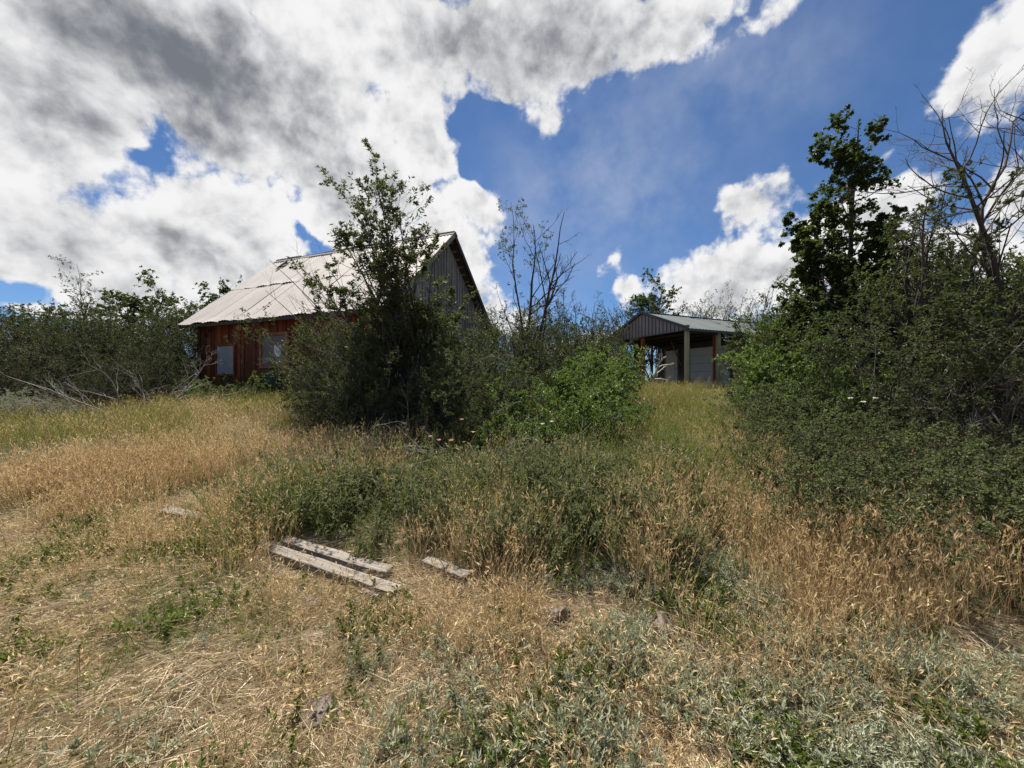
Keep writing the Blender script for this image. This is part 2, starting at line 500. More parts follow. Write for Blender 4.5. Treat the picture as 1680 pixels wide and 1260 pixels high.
def tin_mat():
    """Old galvanised sheets: pale zinc, brown streaks running down the slope, rust at the laps."""
    m, nt, p = new_mat('roof_tin')
    c = nt.nodes.new('ShaderNodeTexCoord').outputs['Object']
    t = attr(nt, 'tint')
    off = nt.nodes.new('ShaderNodeCombineXYZ')
    nt.links.new((t * 53.0 + obj_random(nt) * 71.0).k, off.inputs[0])
    v = vmath(nt, 'ADD', c, off.outputs[0])
    n1 = noise(nt, vmath(nt, 'MULTIPLY', v, (9.0, 0.9, 9.0)), 1.0, 5.0, 0.65)
    n2 = noise(nt, vmath(nt, 'MULTIPLY', v, (1.5, 1.5, 1.5)), 1.0, 4.0, 0.6)
    base = ramp(nt, (n1 - 0.5) * 1.1 + (obj_random(nt) - 0.5) * 0.25 + 0.5, [(0, (0.275, 0.24, 0.21)), (0.5, (0.375, 0.342, 0.31)), (1, (0.46, 0.43, 0.40))])
    rust = (n1 * 0.5 + n2 * 0.6).ss(0.62, 0.76) * 0.4
    col = mixc(nt, rust, base, (0.20, 0.115, 0.07))
    nt.links.new(col, p.inputs['Base Color'])
    p.inputs['Metallic'].default_value = 0.0
    p.inputs['Roughness'].default_value = 0.7
    p.inputs['Specular IOR Level'].default_value = 0.25
    return m


M['roof_tin'] = tin_mat()


def ground_mat():
    m, nt, p = new_mat('ground_soil')
    c = nt.nodes.new('ShaderNodeTexCoord').outputs['Object']
    n1 = noise(nt, c, 0.9, 4.0, 0.6)
    n2 = noise(nt, c, 14.0, 6.0, 0.7)
    n3 = noise(nt, vmath(nt, 'MULTIPLY', c, (60, 24, 30)), 1.0, 3.0, 0.7)
    soil = ramp(nt, n2 * 0.6 + n3 * 0.4, [(0.25, (0.085, 0.062, 0.050)), (0.5, (0.19, 0.142, 0.108)), (0.72, (0.32, 0.245, 0.175)), (1, (0.44, 0.35, 0.25))])
    green = ramp(nt, n2, [(0.2, (0.03, 0.034, 0.014)), (0.8, (0.11, 0.105, 0.045))])
    sx = nt.nodes.new('ShaderNodeSeparateXYZ')
    nt.links.new(c, sx.inputs[0])
    up = (S(nt, sx.outputs['Y']) + (n1 - 0.5) * 4.0).ss(4.0, 8.0)
    nt.links.new(mixc(nt, up * 0.8, soil, green), p.inputs['Base Color'])
    p.inputs['Roughness'].default_value = 0.95
    p.inputs['Specular IOR Level'].default_value = 0.1
    b = nt.nodes.new('ShaderNodeBump')
    b.inputs['Distance'].default_value = 0.03
    nt.links.new((n2 * 0.6 + n3 * 0.4).k, b.inputs['Height'])
    nt.links.new(b.outputs[0], p.inputs['Normal'])
    return m


M['ground'] = ground_mat()

# ================================================================ ground sheet
us = np.sinh(np.linspace(-1, 1, 281) * 5.2) / math.sinh(5.2) * 650.0
vs_ = np.sinh(np.linspace(-0.62, 1, 261) * 5.2) / math.sinh(5.2) * 800.0
GX, GY = np.meshgrid(us, vs_ + 2.0)
gv = np.stack([GX, GY, ground_z(GX, GY)], -1).reshape(-1, 3)
ny, nx = GX.shape
ii = np.arange(ny * nx).reshape(ny, nx)
gf = np.stack([ii[:-1, :-1], ii[:-1, 1:], ii[1:, 1:], ii[1:, :-1]], -1).reshape(-1, 4)
ground = obj('ground', mesh_data('ground', gv, gf, M['ground'], True))
tag(ground, 'dry sloping meadow ground of soil and plant litter', 'ground', kind='structure')


# ================================================================ the old house
random.seed(5)
HA = RAD(-21.0)
HZ = 1.0
house = empty('barn_house', (-11.10, 12.82, HZ), HA)
tag(house, 'weathered abandoned wooden house with pale corrugated metal roof and red front wall', 'house')
RL, RW, EZ, RZ = 8.48, 7.0, 2.6, 5.75          # roof length, span, eave height, ridge height
PITCH = math.atan2(RZ - EZ, RW / 2)
SL = math.hypot(RZ - EZ, RW / 2)
WX0, WX1, WY0, WY1 = 0.40, 8.13, 0.40, 6.60    # wall faces
BOT = -0.45


def roof_under(y):
    return RZ - abs(y - RW / 2) * (RZ - EZ) / (RW / 2) - 0.17


# wall backing, so that no daylight passes between boards
back = obj('wall', mesh_data('wall', box_v(WX0 + .06, WX1 - .06, WY0 + .06, WY0 + .10, BOT, roof_under(WY0) - 0.02), BOX_F, M['wood_dark'], attrs={'tint': [0.3] * 8}), house)
obj('wall', mesh_data('wall', box_v(WX0 + .06, WX1 - .06, WY1 - .10, WY1 - .06, BOT, roof_under(WY1) - 0.02), BOX_F, M['wood_dark'], attrs={'tint': [0.3] * 8}), house)
gable_walls = []
for gx, sgn in ((WX1, -1), (WX0, 1)):
    a, b = gx + sgn * .06, gx + sgn * .10
    prof = [(WY0 + .07, BOT), (WY1 - .07, BOT), (WY1 - .07, roof_under(WY1) - .02), (RW / 2, roof_under(RW / 2) - .03), (WY0 + .07, roof_under(WY0) - .02)]
    v = [(a, y, z) for y, z in prof] + [(b, y, z) for y, z in prof]
    f = [(0, 1, 2, 3, 4), (9, 8, 7, 6, 5)] + [(i, (i + 1) % 5 + 0, (i + 1) % 5 + 5, i + 5) for i in range(5)]
    gable_walls.append(obj('gable_wall', mesh_data('gable_wall', v, f, M['wood_dark'], attrs={'tint': [0.3] * 10}), house))

# front wall: red stained upright boards
x = WX0
rb = random.Random(11)
while x < WX1 - 0.03:
    w = min(rb.uniform(0.165, 0.205), WX1 - x)
    d = rb.uniform(0, 0.014)
    box('board', x + .003, x + w - .003, WY0 - .012 - d, WY0 + .018 - d, BOT + rb.uniform(0, .05), roof_under(WY0) + rb.uniform(-.03, 0), M['board_red'], back, rb.random())
    if rb.random() < 0.55:
        box('batten', x + w - .022, x + w + .022, WY0 - .040, WY0 - .029, BOT + .05, roof_under(WY0) - .04, M['board_red'], back, rb.random())
    x += w
# side walls out of sight get wide boards too
for gw, gx, sgn in ((gable_walls[0], WX1, 1), (gable_walls[1], WX0, -1)):
    y = WY0
    while y < WY1 - 0.03:
        w = min(rb.uniform(0.15, 0.215), WY1 - y)
        z0, z1 = roof_under(y + .004), roof_under(y + w - .004)
        d = rb.uniform(0, 0.012) * sgn
        a, b = sorted((gx - sgn * .02 + d, gx + sgn * .012 + d))
        bt = BOT + rb.uniform(0, .08)
        v = [(a, y + .004, bt), (b, y + .004, bt), (b, y + w - .004, bt), (a, y + w - .004, bt), (a, y + .004, z0), (b, y + .004, z0), (b, y + w - .004, z1), (a, y + w - .004, z1)]
        hexa('board', v, M['board_grey'], gw, rb.random())
        if rb.random() < 0.8:
            yb = y + w
            cut = rb.choice((0, 0, 0, .3, .8))
            zb = min(roof_under(yb - .03), roof_under(yb + .03)) - .02 - cut
            a, b = sorted((gx + sgn * .0265, gx + sgn * .046))
            box('batten', a, b, yb - .03, yb + .03, bt + .02, zb, M['board_grey'], gw, min(1, rb.random() * .7 + .35))
        y += w
x = WX0
bw2 = [o for o in house.children if o.name.startswith('wall')][-1]
while x < WX1 - 0.03:
    w = min(rb.uniform(0.19, 0.25), WX1 - x)
    box('board', x + .004, x + w - .004, WY1 - .018, WY1 + .014, BOT, roof_under(WY1), M['board_grey'], bw2, rb.random())
    x += w
# corner boards
box('corner_board', WX0 - .05, WX0 + .09, WY0 - .064, WY0 - .043, BOT, roof_under(WY0) - .03, M['board_red'], house, .2)
box('corner_board', WX1 - .05, WX1 + .035, WY0 - .066, WY0 - .045, BOT, roof_under(WY0) - .03, M['board_grey'], house, .7)

# windows in the front wall (closed off)
wy = WY0 - .05


def front_window(x0, x1, z0, z1, fw, frame_mat, pane_mat, name='window'):
    e = empty(name)
    e.parent = house
    box('pane', x0 + .01, x1 - .01, wy - .015, wy - .005, z0 + .01, z1 - .01, pane_mat, e, .5)
    box('frame', x0 - fw, x0, wy - .045, wy + .01, z0 - fw, z1 + fw, frame_mat, e)
    box('frame', x1, x1 + fw, wy - .045, wy + .01, z0 - fw, z1 + fw, frame_mat, e)
    box('frame', x0 + .001, x1 - .001, wy - .043, wy + .01, z1, z1 + fw, frame_mat, e)
    box('frame', x0 + .001, x1 - .001, wy - .043, wy + .01, z0 - fw, z0, frame_mat, e)
    return e


front_window(1.37, 2.20, 1.93 - HZ, 2.86 - HZ, .05, M['board_red'], M['window_sheet'])
w2 = front_window(3.48, 4.52, 2.19 - HZ, 3.10 - HZ, .085, M['frame_orange'], M['window_mesh'])
box('paper_notice', 4.02, 4.32, wy - .024, wy - .020, 2.45 - HZ, 2.80 - HZ, M['paper'], w2, .7)
box('cover_panel', 3.48, 4.27, wy - .012, wy - .002, 1.40 - HZ, 2.07 - HZ, M['green_sheet'], house, .5)

# rafters, skip sheathing, ridge and barge boards
x = 0.12
while x < RL:
    for s in (0, 1):
        y0 = 0.05 if s == 0 else RW - 0.05
        z0 = EZ - 0.115 + 0.045
        bar('rafter', (x, y0, z0), (x, RW / 2, RZ - 0.07), .045, .10, M['wood_dark'], house, rb.random() * .6)
    x += (RL - .24) / 14
for k in range(15):
    t = (k + .5) / 15
    for s in (0, 1):
        y = t * RW / 2
        z = EZ + t * (RZ - EZ) - 0.033
        yy = y if s == 0 else RW - y
        up = (0, -math.sin(PITCH) if s == 0 else math.sin(PITCH), math.cos(PITCH))
        bar('sheathing_board', (0.02, yy, z), (RL - .02, yy, z), .21, .02, M['wood_dark'], house, rb.random(), up)
for xx in (0.0, RL):
    for s in (0, 1):
        y0 = -0.01 if s == 0 else RW + 0.01
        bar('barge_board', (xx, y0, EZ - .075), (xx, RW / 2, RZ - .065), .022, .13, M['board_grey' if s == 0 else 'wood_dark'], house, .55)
box('fascia_board', .02, RL - .02, -.012, .008, EZ - .13, EZ - .035, M['wood_dark'], house, .4)


# corrugated sheets
def sheet_mesh(name, w, ln, seed, hole=False):
    r = np.random.default_rng(seed)
    nxs, nys = 37, 13
    xs = np.linspace(0, w, nxs)
    ys = np.linspace(0, ln, nys)
    X, Y = np.meshgrid(xs, ys)
    Z = 0.008 * np.cos(X / w * 2 * np.pi * 6)
    Z = Z + 0.006 * np.sin(Y * 1.7 + r.uniform(0, 6)) + 0.012 * np.exp(-((X - r.uniform(0, w)) / .2) ** 2) * r.uniform(-1, 1)
    curl = np.exp(-Y / .12) * r.uniform(0, .035) * np.clip(np.sin(X / w * 3.1 + r.uniform(0, 3)), 0, 1)      # lower edge lifts here and there
    Z = Z + curl
    Yo = Y + 0.02 * np.exp(-Y / .05) * np.sin(X / w * 5 + r.uniform(0, 6))
    v = np.stack([X, Yo, Z], -1).reshape(-1, 3)
    i = np.arange(nxs * nys).reshape(nys, nxs)
    q = np.stack([i[:-1, :-1], i[:-1, 1:], i[1:, 1:], i[1:, :-1]], -1)
    if hole:
        keep = np.ones(q.shape[:2], bool)
        for rr, c0, c1 in ((6, 16, 24), (7, 8, 30), (8, 4, 32), (9, 2, 22), (10, 2, 12)):
            keep[rr, c0:c1] = False
        q = q[keep]
    return mesh_data(name, v, q.reshape(-1, 4), M['roof_tin'], True, {'tint': np.full(len(v), r.random())})


NC = 13
CW = RL / NC
sheets = [sheet_mesh('roof_sheet', CW * 1.2, SL * .53, 40 + k) for k in range(5)]
hole_sheet = sheet_mesh('roof_sheet', CW * 1.2, SL * .53, 77, True)
rs = random.Random(3)
roof_front = empty('roof')
roof_front.parent = house
roof_back = empty('roof')
roof_back.parent = house
for side, par in ((0, roof_front), (1, roof_back)):
    for row in (0, 1):
        for c in range(NC):
            me = hole_sheet if (side, row, c) == (0, 1, 1) else rs.choice(sheets)
            o = obj('roof_sheet', me, par)
            off = 0.008 + 0.008 * row + 0.0025 * (c % 2)
            s0 = (-0.03 + rs.uniform(-.03, .015)) if row == 0 else SL * .485 + rs.uniform(-.02, .02)
            xx = min(c * CW, RL - CW * 1.2) + rs.uniform(-.002, .002)
            if side == 0:
                o.location = (xx, s0 * math.cos(PITCH) - off * math.sin(PITCH), EZ + s0 * math.sin(PITCH) + off * math.cos(PITCH))
                o.rotation_euler = (PITCH, 0, 0)
            else:
                o.location = (xx + CW * 1.2, RW - s0 * math.cos(PITCH) + off * math.sin(PITCH), EZ + s0 * math.sin(PITCH) + off * math.cos(PITCH))
                o.rotation_euler = (PITCH, 0, math.pi)
# ridge capping: bent strips
for k in range(5):
    a, b = RL * k / 5 - .02, RL * (k + 1) / 5 + .02
    dz = rs.uniform(0, .01)
    for s in (-1, 1):
        p0 = Vector((0, RW / 2, RZ + .045 + dz))
        p1 = Vector((0, RW / 2 + s * .15, RZ + .045 + dz - .15 * math.tan(PITCH)))
        nrm = Vector((0, s * math.sin(PITCH), math.cos(PITCH))) * .003
        v = [Vector((xx, p.y, p.z)) + nn for xx in (a, b) for p, nn in ((p0, nrm * 0), (p1, nrm * 0), (p1, nrm), (p0, nrm))]
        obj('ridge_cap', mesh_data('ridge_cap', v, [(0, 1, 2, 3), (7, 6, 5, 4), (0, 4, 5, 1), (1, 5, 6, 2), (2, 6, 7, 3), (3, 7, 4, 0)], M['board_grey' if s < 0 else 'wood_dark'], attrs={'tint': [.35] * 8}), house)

# ================================================================ the carport
CZ = 1.45
carport = empty('carport', (7.48, 16.5, CZ), RAD(24.0))
tag(carport, 'open fronted pole carport with tan ribbed gable and green metal roof', 'carport')
CE, CR, CWD, CLN = 2.61, 3.66, 5.2, 7.4      # eave, ridge, width, length
CP = math.atan2(CR - CE, CWD / 2)


def cz_at(y):
    return CR - abs(y - CWD / 2) * (CR - CE) / (CWD / 2)


# posts
for (px, py, w, mt, nm) in ((.10, .06, .15, 'post_tan', 'post'), (.10, 2.70, .14, 'post_rust', 'post'), (2.05, .06, .15, 'post_tan', 'post'),
                            (2.02, .24, .10, 'post_rust', 'brace_post'), (1.75, 5.08, .15, 'post_rust', 'post'), (2.05, 5.12, .10, 'post_rust', 'brace_post')):
    top = cz_at(py) - .14 if abs(py - 2.7) > .5 else CE - .02
    box(nm, px - w / 2, px + w / 2, py - w / 2, py + w / 2, -.4, min(top, CE - .03), M[mt], carport, .5)
# beams
box('beam', .03, .17, -.02, CWD + .02, CE - .03, CE + .11, M['siding_dark'], carport, .4)
for y in (.06, CWD - .06):
    box('beam', .18, CLN, y - .05, y + .05, CE - .2, CE - .05, M['wood_dark'], carport, .5)
for k in range(6):
    xx = .9 + k * 1.15
    box('truss_chord', xx - .02, xx + .02, .12, CWD - .12, CE - .19, CE - .07, M['wood_dark'], carport, .9)
    for s in (0, 1):
        bar('truss_rafter', (xx, .08 if s == 0 else CWD - .08, CE - .04), (xx, CWD / 2, CR - .10), .04, .10, M['wood_dark'], carport, .8)
for k in range(6):
    t = (k + .5) / 6
    for s in (0, 1):
        y = t * CWD / 2 if s == 0 else CWD - t * CWD / 2
        bar('purlin', (0.05, y, cz_at(y) - .055), (CLN, y, cz_at(y) - .055), .09, .04, M['wood_dark'], carport, 1.0)
# gable siding: ribbed panels
gw = empty('gable_siding')
gw.parent = carport
y = -.08
k = 0
while y < CWD + .07:
    w = min(.225, CWD + .08 - y)
    za, zb = cz_at(y) - .02, cz_at(y + w) - .02
    zlo = CE - .10
    x0, x1 = -.035, -.012
    za, zb = max(za, zlo + .01), max(zb, zlo + .01)
    if y < CWD / 2 < y + w:
        za = zb = min(za, zb)
    hexa('siding_panel', [(x0, y + .004, zlo), (x1, y + .004, zlo), (x1, y + w - .004, zlo), (x0, y + w - .004, zlo), (x0, y + .004, za), (x1, y + .004, za), (x1, y + w - .004, zb), (x0, y + w - .004, zb)], M['siding'], gw, random.random())
    hexa('siding_rib', [(x0 - .022, y - .016, zlo + .002), (x0 - .001, y - .024, zlo + .002), (x0 - .001, y + .024, zlo + .002), (x0 - .022, y + .016, zlo + .002),
                        (x0 - .022, y - .016, za - .01), (x0 - .001, y - .024, za - .01), (x0 - .001, y + .024, za - .01), (x0 - .022, y + .016, za - .01)], M['siding_dark'], gw, .8)
    y += w
box('gable_trim', -.075, -.012, -.16, CWD + .16, CE - .135, CE - .103, M['siding_dark'], carport, .9)
# roof sheets with standing ribs
for s in (0, 1):
    rf = empty('roof')
    rf.parent = carport
    sl = math.hypot(CWD / 2 + .22, (CWD / 2 + .22) * math.tan(CP))
    for k in range(9):
        a = -.12 + k * (CLN + .2) / 9
        b = -.12 + (k + 1) * (CLN + .2) / 9
        xs, zs = [], []
        for j in range(4):
            q = (b - a) / 4
            xs += [a + j * q, a + j * q + .02, a + j * q + .045, a + j * q + .065]
            zs += [0, .02, .02, 0]
        xs.append(b + .004)
        zs.append(0)
        v = []
        for row in (0, 1):
            for xx, zz in zip(xs, zs):
                yy = CWD / 2 if row else -.22
                y2 = yy if s == 0 else CWD - yy
                v.append((xx, y2, CR + .02 + zz - abs(y2 - CWD / 2) * math.tan(CP)))
        n = len(xs)
        f = [(i, i + 1, n + i + 1, n + i) if s == 0 else (n + i, n + i + 1, i + 1, i) for i in range(n - 1)]
        obj('roof_panel', mesh_data('roof_panel', v, f, M['roof_green'], attrs={'tint': [random.random()] * len(v)}), rf)
    y0 = -.22 if s == 0 else CWD + .22
    bar('rake_trim', (-.13, y0, CE - .06), (-.13, CWD / 2, CR + .035), .03, .12, M['trim_green'], carport, .5)
    box('eave_trim', -.10, CLN + .05, min(y0, y0 + (.02 if s == 0 else -.02)), max(y0, y0 + (.02 if s == 0 else -.02)), CE - .17, CE - .085, M['trim_green'], carport, .6)
box('ridge_cap', -.13, CLN + .08, CWD / 2 - .09, CWD / 2 + .09, CR + .035, CR + .055, M['trim_green'], carport, .8)
# enclosed room at the back of the bay
bx = 3.5
bwl = box('back_wall', bx, bx + .08, .1, CWD - .1, -.4, CE - .22, M['siding_dark'], carport, .2)
gd = empty('garage_door')
gd.parent = carport
for k in range(5):
    box('door_panel', bx - .045, bx - .012, .55, 2.82, .02 + k * .41, .02 + (k + 1) * .41 - .012, M['door_white'], gd, random.random())
    for j in range(4):
        box('panel_relief', bx - .054, bx - .046, .66 + j * .55, 1.10 + j * .55, .10 + k * .41, .34 + k * .41, M['door_white'], gd, .55)
wd = empty('door')
wd.parent = carport
box('door_leaf', bx - .05, bx - .012, 3.69, 4.50, .02, 2.06, M['door_white'], wd, .6)
box('door_frame', bx - .055, bx - .01, 3.60, 3.685, .02, 2.14, M['siding'], wd, .6)
box('door_frame', bx - .055, bx - .01, 4.505, 4.59, .02, 2.14, M['siding'], wd, .6)
box('handle', bx - .10, bx - .052, 3.78, 3.82, 1.0, 1.05, M['metal_grey'], wd, .6)
for y in (.06, CWD - .06):
    sw = box('side_wall', bx, CLN, y - .03, y + .03, -.4, CE - .21, M['siding'], carport, .4)
box('back_wall', CLN - .06, CLN, .1, CWD - .1, -.4, CE - .21, M['siding'], carport, .3)
bar('brace', (bx - .12, 3.35, 1.2), (bx - .9, 3.30, 2.45), .05, .05, M['bark_dead'], carport, .5)


# ================================================================ growing plants
def unit(v):
    return v / np.maximum(np.linalg.norm(v, axis=-1, keepdims=True), 1e-9)


def grow(rng, start, d, L, r0, r1, k, wob, up):
    """N polylines of k points: (N,k,3) points, (N,k) radii."""
    n = len(start)
    P = np.empty((n, k, 3))
    P[:, 0] = start
    d = unit(np.asarray(d, float))
    step = (np.asarray(L) / (k - 1))[:, None]
    for i in range(1, k):
        d = unit(d + rng.normal(0, wob, (n, 3)) + np.array([0, 0, up]))
        P[:, i] = P[:, i - 1] + d * step
    t = np.linspace(0, 1, k)[None]
    R = np.asarray(r0)[:, None] * (1 - t) + np.asarray(r1)[:, None] * t
    return dict(P=P, R=R, L=np.asarray(L, float))


def at(b, idx, t):
    k = b['P'].shape[1]
    f = t * (k - 1)
    i = np.minimum(f.astype(int), k - 2)
    w = (f - i)[:, None]
    p = b['P'][idx, i] * (1 - w) + b['P'][idx, i + 1] * w
    d = unit(b['P'][idx, i + 1] - b['P'][idx, i])
    r = b['R'][idx, i] * (1 - w[:, 0]) + b['R'][idx, i + 1] * w[:, 0]
    return p, d, r


def perp(rng, d):
    return unit(np.cross(d, unit(rng.normal(0, 1, d.shape))))


def fork(rng, b, n, t0, t1, ratio, ang, k, wob, up, rr=0.55, taper=0.3, shape=0.5):
    N = len(b['P'])
    idx = np.repeat(np.arange(N), n)
    t = rng.uniform(t0, t1, len(idx))
    p, d, r = at(b, idx, t)
    a = np.radians(rng.uniform(ang[0], ang[1], len(idx)))[:, None]
    q = perp(rng, d)
    d2 = d * np.cos(a) + q * np.sin(a)
    L = b['L'][idx] * rng.uniform(ratio[0], ratio[1], len(idx)) * (1 - shape * t)
    r0 = np.maximum(r * rr, 0.0012)
    return grow(rng, p, d2, L, r0, np.maximum(r0 * taper, 0.001), k, wob, up)


def tubes(sets, sides=(6, 4, 3, 3)):
    V, F, T, o = [], [], [], 0
    for lv, b in enumerate(sets):
        s = sides[min(lv, len(sides) - 1)]
        P, R = b['P'], b['R']
        n, k, _ = P.shape
        if n == 0: continue
        tg = np.empty_like(P)
        tg[:, 1:-1] = P[:, 2:] - P[:, :-2]
        tg[:, 0] = P[:, 1] - P[:, 0]
        tg[:, -1] = P[:, -1] - P[:, -2]
        tg = unit(tg)
        ref = np.where(np.abs(tg.mean(1))[:, 2:3] > 0.8, np.array([[1.0, 0.1, 0]]), np.array([[0.1, 0, 1.0]]))[:, None]
        u = unit(np.cross(tg, ref))
        w = np.cross(tg, u)
        th = np.arange(s) / s * 2 * np.pi
        ring = (u[:, :, None] * np.cos(th)[None, None, :, None] + w[:, :, None] * np.sin(th)[None, None, :, None]) * R[:, :, None, None] + P[:, :, None]
        V.append(ring.reshape(-1, 3))
        i = o + np.arange(n * k * s).reshape(n, k, s)
        a, c = i[:, :-1], i[:, 1:]
        F.append(np.stack([a, np.roll(a, -1, 2), np.roll(c, -1, 2), c], -1).reshape(-1, 4))
        tint = b.get('tint')
        tint = np.full(n, .5) if tint is None else tint
        T.append(np.repeat(tint, k * s))
        o += n * k * s
    return np.concatenate(V), np.concatenate(F), np.concatenate(T)


def leaf_quads(rng, pos, axis, L, W, tint, droop=0.25, fold=0.25, up=0.6):
    n = len(pos)
    axis = unit(axis + np.array([0, 0, -droop]))
    nrm = unit(rng.normal(0, 1, (n, 3)) + np.array([0, 0, up * 2]))
    side = unit(np.cross(axis, nrm))
    nrm = np.cross(side, axis)
    L, W = L[:, None], W[:, None]
    b = pos
    m = pos + axis * L * 0.45 + nrm * W * fold
    l = m + side * W * 0.5
    r = m - side * W * 0.5
    c = pos + axis * L * 0.5
    tp = pos + axis * L - nrm * L * 0.12
    V = np.stack([b, r, tp, l], 1).reshape(-1, 3)
    i = np.arange(n)[:, None] * 4
    F = np.concatenate([i + np.array([[0, 1, 2]]), i + np.array([[0, 2, 3]])])
    return V, F, np.repeat(tint, 4)


def leaves_on(rng, b, per, t0, t1, size, aspect, spreadang=60, droop=0.25, up=0.6, clump=0.6):
    N = len(b['P'])
    cnt = rng.poisson(per * np.maximum(0.15, 1 + clump * rng.normal(0, 1, N)))
    idx = np.repeat(np.arange(N), cnt)
    t = rng.uniform(t0, t1, len(idx)) ** 0.8
    p, d, r = at(b, idx, np.clip(t, 0, .999))
    a = np.radians(rng.uniform(spreadang * .4, spreadang * 1.3, len(idx)))[:, None]
    ax = d * np.cos(a) + perp(rng, d) * np.sin(a)
    L = rng.uniform(size[0], size[1], len(idx))
    twig = rng.uniform(0, 1, N)[idx]
    tint = np.clip(0.55 * rng.uniform(0, 1, len(idx)) + 0.45 * twig, 0, 1)
    return leaf_quads(rng, p, ax, L, L * aspect * rng.uniform(.8, 1.2, len(idx)), tint, droop, up=up)


def cat_leaves(parts):
    V, F, T, o = [], [], [], 0
    for v, f, t in parts:
        V.append(v); F.append(f + o); T.append(t)
        o += len(v)
    return np.concatenate(V), np.concatenate(F), np.concatenate(T)


class Plant:
    """Meshes of one kind of plant: woody part and leafy part."""
    def __init__(s, name, wood, leaves, bark, leafmat, dead=None, deadpale=True):
        s.name = name
        s.parts = []
        v, f, t = tubes(wood)
        wn, ln = ('trunk', 'crown')
        s.parts.append((wn, mesh_data(wn, v, f, M[bark], True, {'tint': t})))
        if dead:
            v, f, t = tubes(dead)
            s.parts.append(('dead_branches', mesh_data('dead_branches', v, f, M['bark_dead' if deadpale else 'bark'], True, {'tint': t})))
        if leaves:
            v, f, t = cat_leaves(leaves)
            s.parts.append((ln, mesh_data(ln, v, f, M[leafmat], False, {'tint': t})))

    def place(s, x, y, label, cat, group=None, scale=1.0, rz=0.0, sz=None, dz=0.0, name=None, tilt=(0, 0)):
        e = empty(name or s.name, (x, y, gz(x, y) - 0.04 + dz), 0)
        e.rotation_euler = (tilt[0], tilt[1], rz)
        e.scale = (scale, scale, sz or scale)
        tag(e, label, cat, group)
        for n, me in s.parts:
            obj(n, me, e)
        return e


def ring_stems(rng, n, rad, lean, L, r, k=7, wob=0.10, up=0.05):
    th = np.arange(n) / n * 2 * np.pi + rng.uniform(0, 1, n)
    q = rng.uniform(.2, 1, n)
    st = np.stack([np.cos(th) * rad * q, np.sin(th) * rad * q, np.zeros(n)], -1)
    a = np.radians(rng.uniform(lean[0], lean[1], n))
    d = np.stack([np.cos(th) * np.sin(a), np.sin(th) * np.sin(a), np.cos(a)], -1)
    LL = rng.uniform(L[0], L[1], n)
    r0 = rng.uniform(r[0], r[1], n)
    return grow(rng, st, d, LL, r0, r0 * .25, k, wob, up)


def shrub(seed, name, H=3.0, stems=9, lean=(8, 40), n1=7, n2=5, per=7, leaf=(.035, .055), aspect=.55, bark='bark', mat='leaf_thicket', rad=.35, r=(.012, .03),
          t0=.25, droop=.25, deadn=0, up=0.6, ang1=(25, 60), ang2=(25, 65), r1=(.3, .5), r2=(.3, .6), wob=0.11, low_fill=0, sh1=.5):
    g = np.random.default_rng(seed)
    a = ring_stems(g, stems, rad, lean, (H * .75, H * 1.05), r, wob=wob)
    b = fork(g, a, n1, t0, .98, r1, ang1, 6, .14, .04, shape=sh1)
    c = fork(g, b, n2, .2, 1.0, r2, ang2, 4, .16, .03, shape=.4)
    lv = [leaves_on(g, c, per, .1, 1, leaf, aspect, droop=droop, up=up), leaves_on(g, b, per * 1.2, .5, 1, leaf, aspect, droop=droop, up=up)]
    if low_fill:
        a2 = ring_stems(g, low_fill, rad * 2, (25, 75), (H * .35, H * .6), (.006, .012), wob=.15)
        b2 = fork(g, a2, 8, .2, 1, (.25, .5), (30, 70), 4, .16, .02)
        lv.append(leaves_on(g, b2, per * 1.6, .1, 1, leaf, aspect, droop=droop, up=up))
        wood = [a, b, c, a2, b2]
    else:
        wood = [a, b, c]
    dead = None
    if deadn:
        da = ring_stems(g, deadn, rad, (10, 60), (H * .6, H * 1.05), (.008, .016), wob=.13)
        db = fork(g, da, 8, .25, 1, (.25, .5), (25, 60), 5, .18, .05)
        dc = fork(g, db, 4, .2, 1, (.3, .6), (25, 60), 4, .2, .03)
        for z in (da, db, dc): z['tint'] = g.uniform(0, 1, len(z['P']))
        dead = [da, db, dc]
    return Plant(name, wood, lv, bark, mat, dead, name != 'thicket_bush')


def dead_bush(seed, name, H=2.0, stems=5, lean=(10, 70), n1=7, n2=5, n3=0, r=(.012, .025), rad=.2, bark='bark_dead', wob=.14, up=.03, rr=.6):
    g = np.random.default_rng(seed)
    a = ring_stems(g, stems, rad, lean, (H * .7, H * 1.1), r, k=8, wob=wob, up=up)
    b = fork(g, a, n1, .2, 1, (.3, .6), (20, 55), 6, .16, up, rr=rr)
    c = fork(g, b, n2, .2, 1, (.3, .6), (20, 60), 5, .2, up, rr=rr)
    s = [a, b, c]
    if n3: s.append(fork(g, c, n3, .2, 1, (.3, .6), (20, 60), 4, .2, up, rr=rr))
    for z in s: z['tint'] = g.uniform(0, 1, len(z['P']))
    return Plant(name, s, None, bark, None)


P_ = {}
